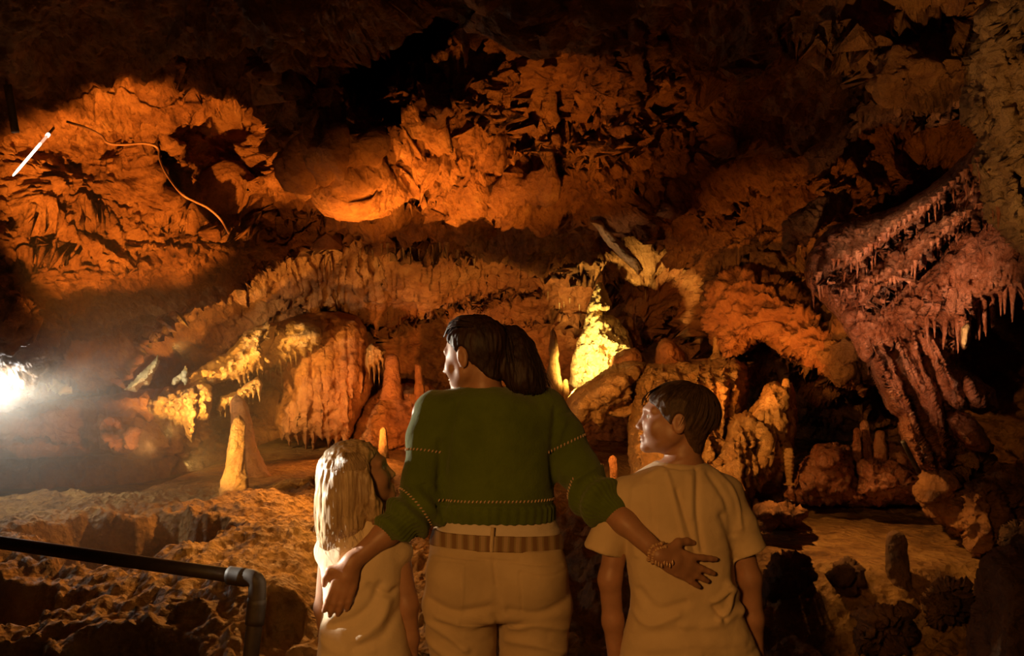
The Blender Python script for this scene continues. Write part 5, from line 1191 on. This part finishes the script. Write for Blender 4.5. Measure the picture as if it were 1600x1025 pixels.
tites('stalactite', [(597, 384, 12), (606, 386, 16), (618, 388, 10), (631, 390, 14), (642, 388, 9), (655, 389, 13), (668, 388, 10), (677, 387, 8), (688, 384, 12), (716, 395, 14), (728, 401, 12), (741, 405, 14), (563, 390, 13), (573, 391, 12), (583, 392, 14)], .09, .016, M['flow'], 'of the short golden stalactites along the lower ceiling lip', 'short stalactites along the lower ceiling lip', 61)
tites('stalactite', [(699, 380, 24)], .14, .028, M['flow'], 'broad pointed stalactite, largest in the row along the lower ceiling lip', None, 62)
tites('stalactite', [(597, 115, 30), (608, 112, 44), (622, 112, 38), (634, 112, 36), (645, 108, 34), (655, 105, 28), (586, 122, 26), (668, 110, 40), (560, 130, 22), (574, 128, 24), (546, 134, 18), (534, 132, 18)], .15, .014, M['rock'], 'of the slim brown stalactites below the black hollow at top', 'slim stalactites below the black hollow', 63)
tites('stalactite', [(683, 128, 45), (700, 110, 30), (716, 82, 36), (728, 60, 50)], .2, .03, M['rock'], 'of the thicker reddish stalactites right of the black hollow', 'thicker stalactites right of the black hollow', 64)
tites('soda_straw', [(874, 478, 26), (881, 476, 14), (890, 470, 12), (905, 480, 16), (1008, 455, 18), (993, 500, 14), (846, 455, 14), (856, 460, 12)], .12, .006, M['pale'], 'of the hair-thin straws hanging around the yellow stalagmite', 'thin straws around the yellow stalagmite', 65)
tites('soda_straw', [(1034, 160, 14), (1060, 95, 24), (1092, 105, 20), (1116, 155, 18), (1200, 60, 16), (1232, 70, 14), (1258, 50, 18), (1292, 55, 16), (1305, 190, 12), (1180, 235, 14), (1220, 230, 12), (1264, 235, 12), (1288, 238, 12)], .07, .005, M['rock'], 'of the tiny dim straws on the dark right ceiling', 'tiny straws on the dark right ceiling', 66)
tites('stalactite', [(1342, 178, 34), (1240, 40, 24), (1292, 48, 20), (1322, 45, 14)], .14, .03, M['rock'], 'of the brown pointed drips on the upper right ceiling', 'pointed drips on the upper right ceiling mass', 67)

# drips along the tiers of the big wet drapery: parts of it
bpy.context.view_layer.update()
dp = tite_proto('drip', 1.0, .10, M['wet'], 71); COL.objects.unlink(dp) if False else None
rg = random.Random(72); first = True
for line, lo, hi, n in (([(1270, 446), (1300, 422), (1345, 404), (1385, 374), (1430, 344), (1480, 300), (1525, 262)], 16, 40, 34), ([(1350, 466), (1390, 446), (1430, 418), (1470, 374), (1510, 340), (1555, 332)], 14, 34, 26), ([(1300, 470), (1340, 455), (1372, 442)], 10, 20, 8), ([(1445, 505), (1500, 500), (1540, 474), (1580, 452)], 26, 62, 12)):
    q = curve(line, n)
    for k, (px, py) in enumerate(q):
        px += rg.uniform(-3, 3); py += rg.uniform(-4, 2); p = on_rock(px, py-3, -.01); D = p[1]
        if not (3.6 < D < 5.6): continue
        ln = rg.uniform(lo, hi)*D/F; o = dp if first else dp.copy()
        if not first: COL.objects.link(o)
        first = False
        o.location = tuple(p+np.array([0, -.015, .02])); wd = ln*rg.uniform(.75, 1.25)+.03; o.scale = (wd, wd, ln+.02); o.rotation_euler = (0, rg.uniform(-.08, .2), rg.uniform(0, 6))
        o.parent = WETD; o.matrix_parent_inverse = Matrix.Translation(-WETD.location)
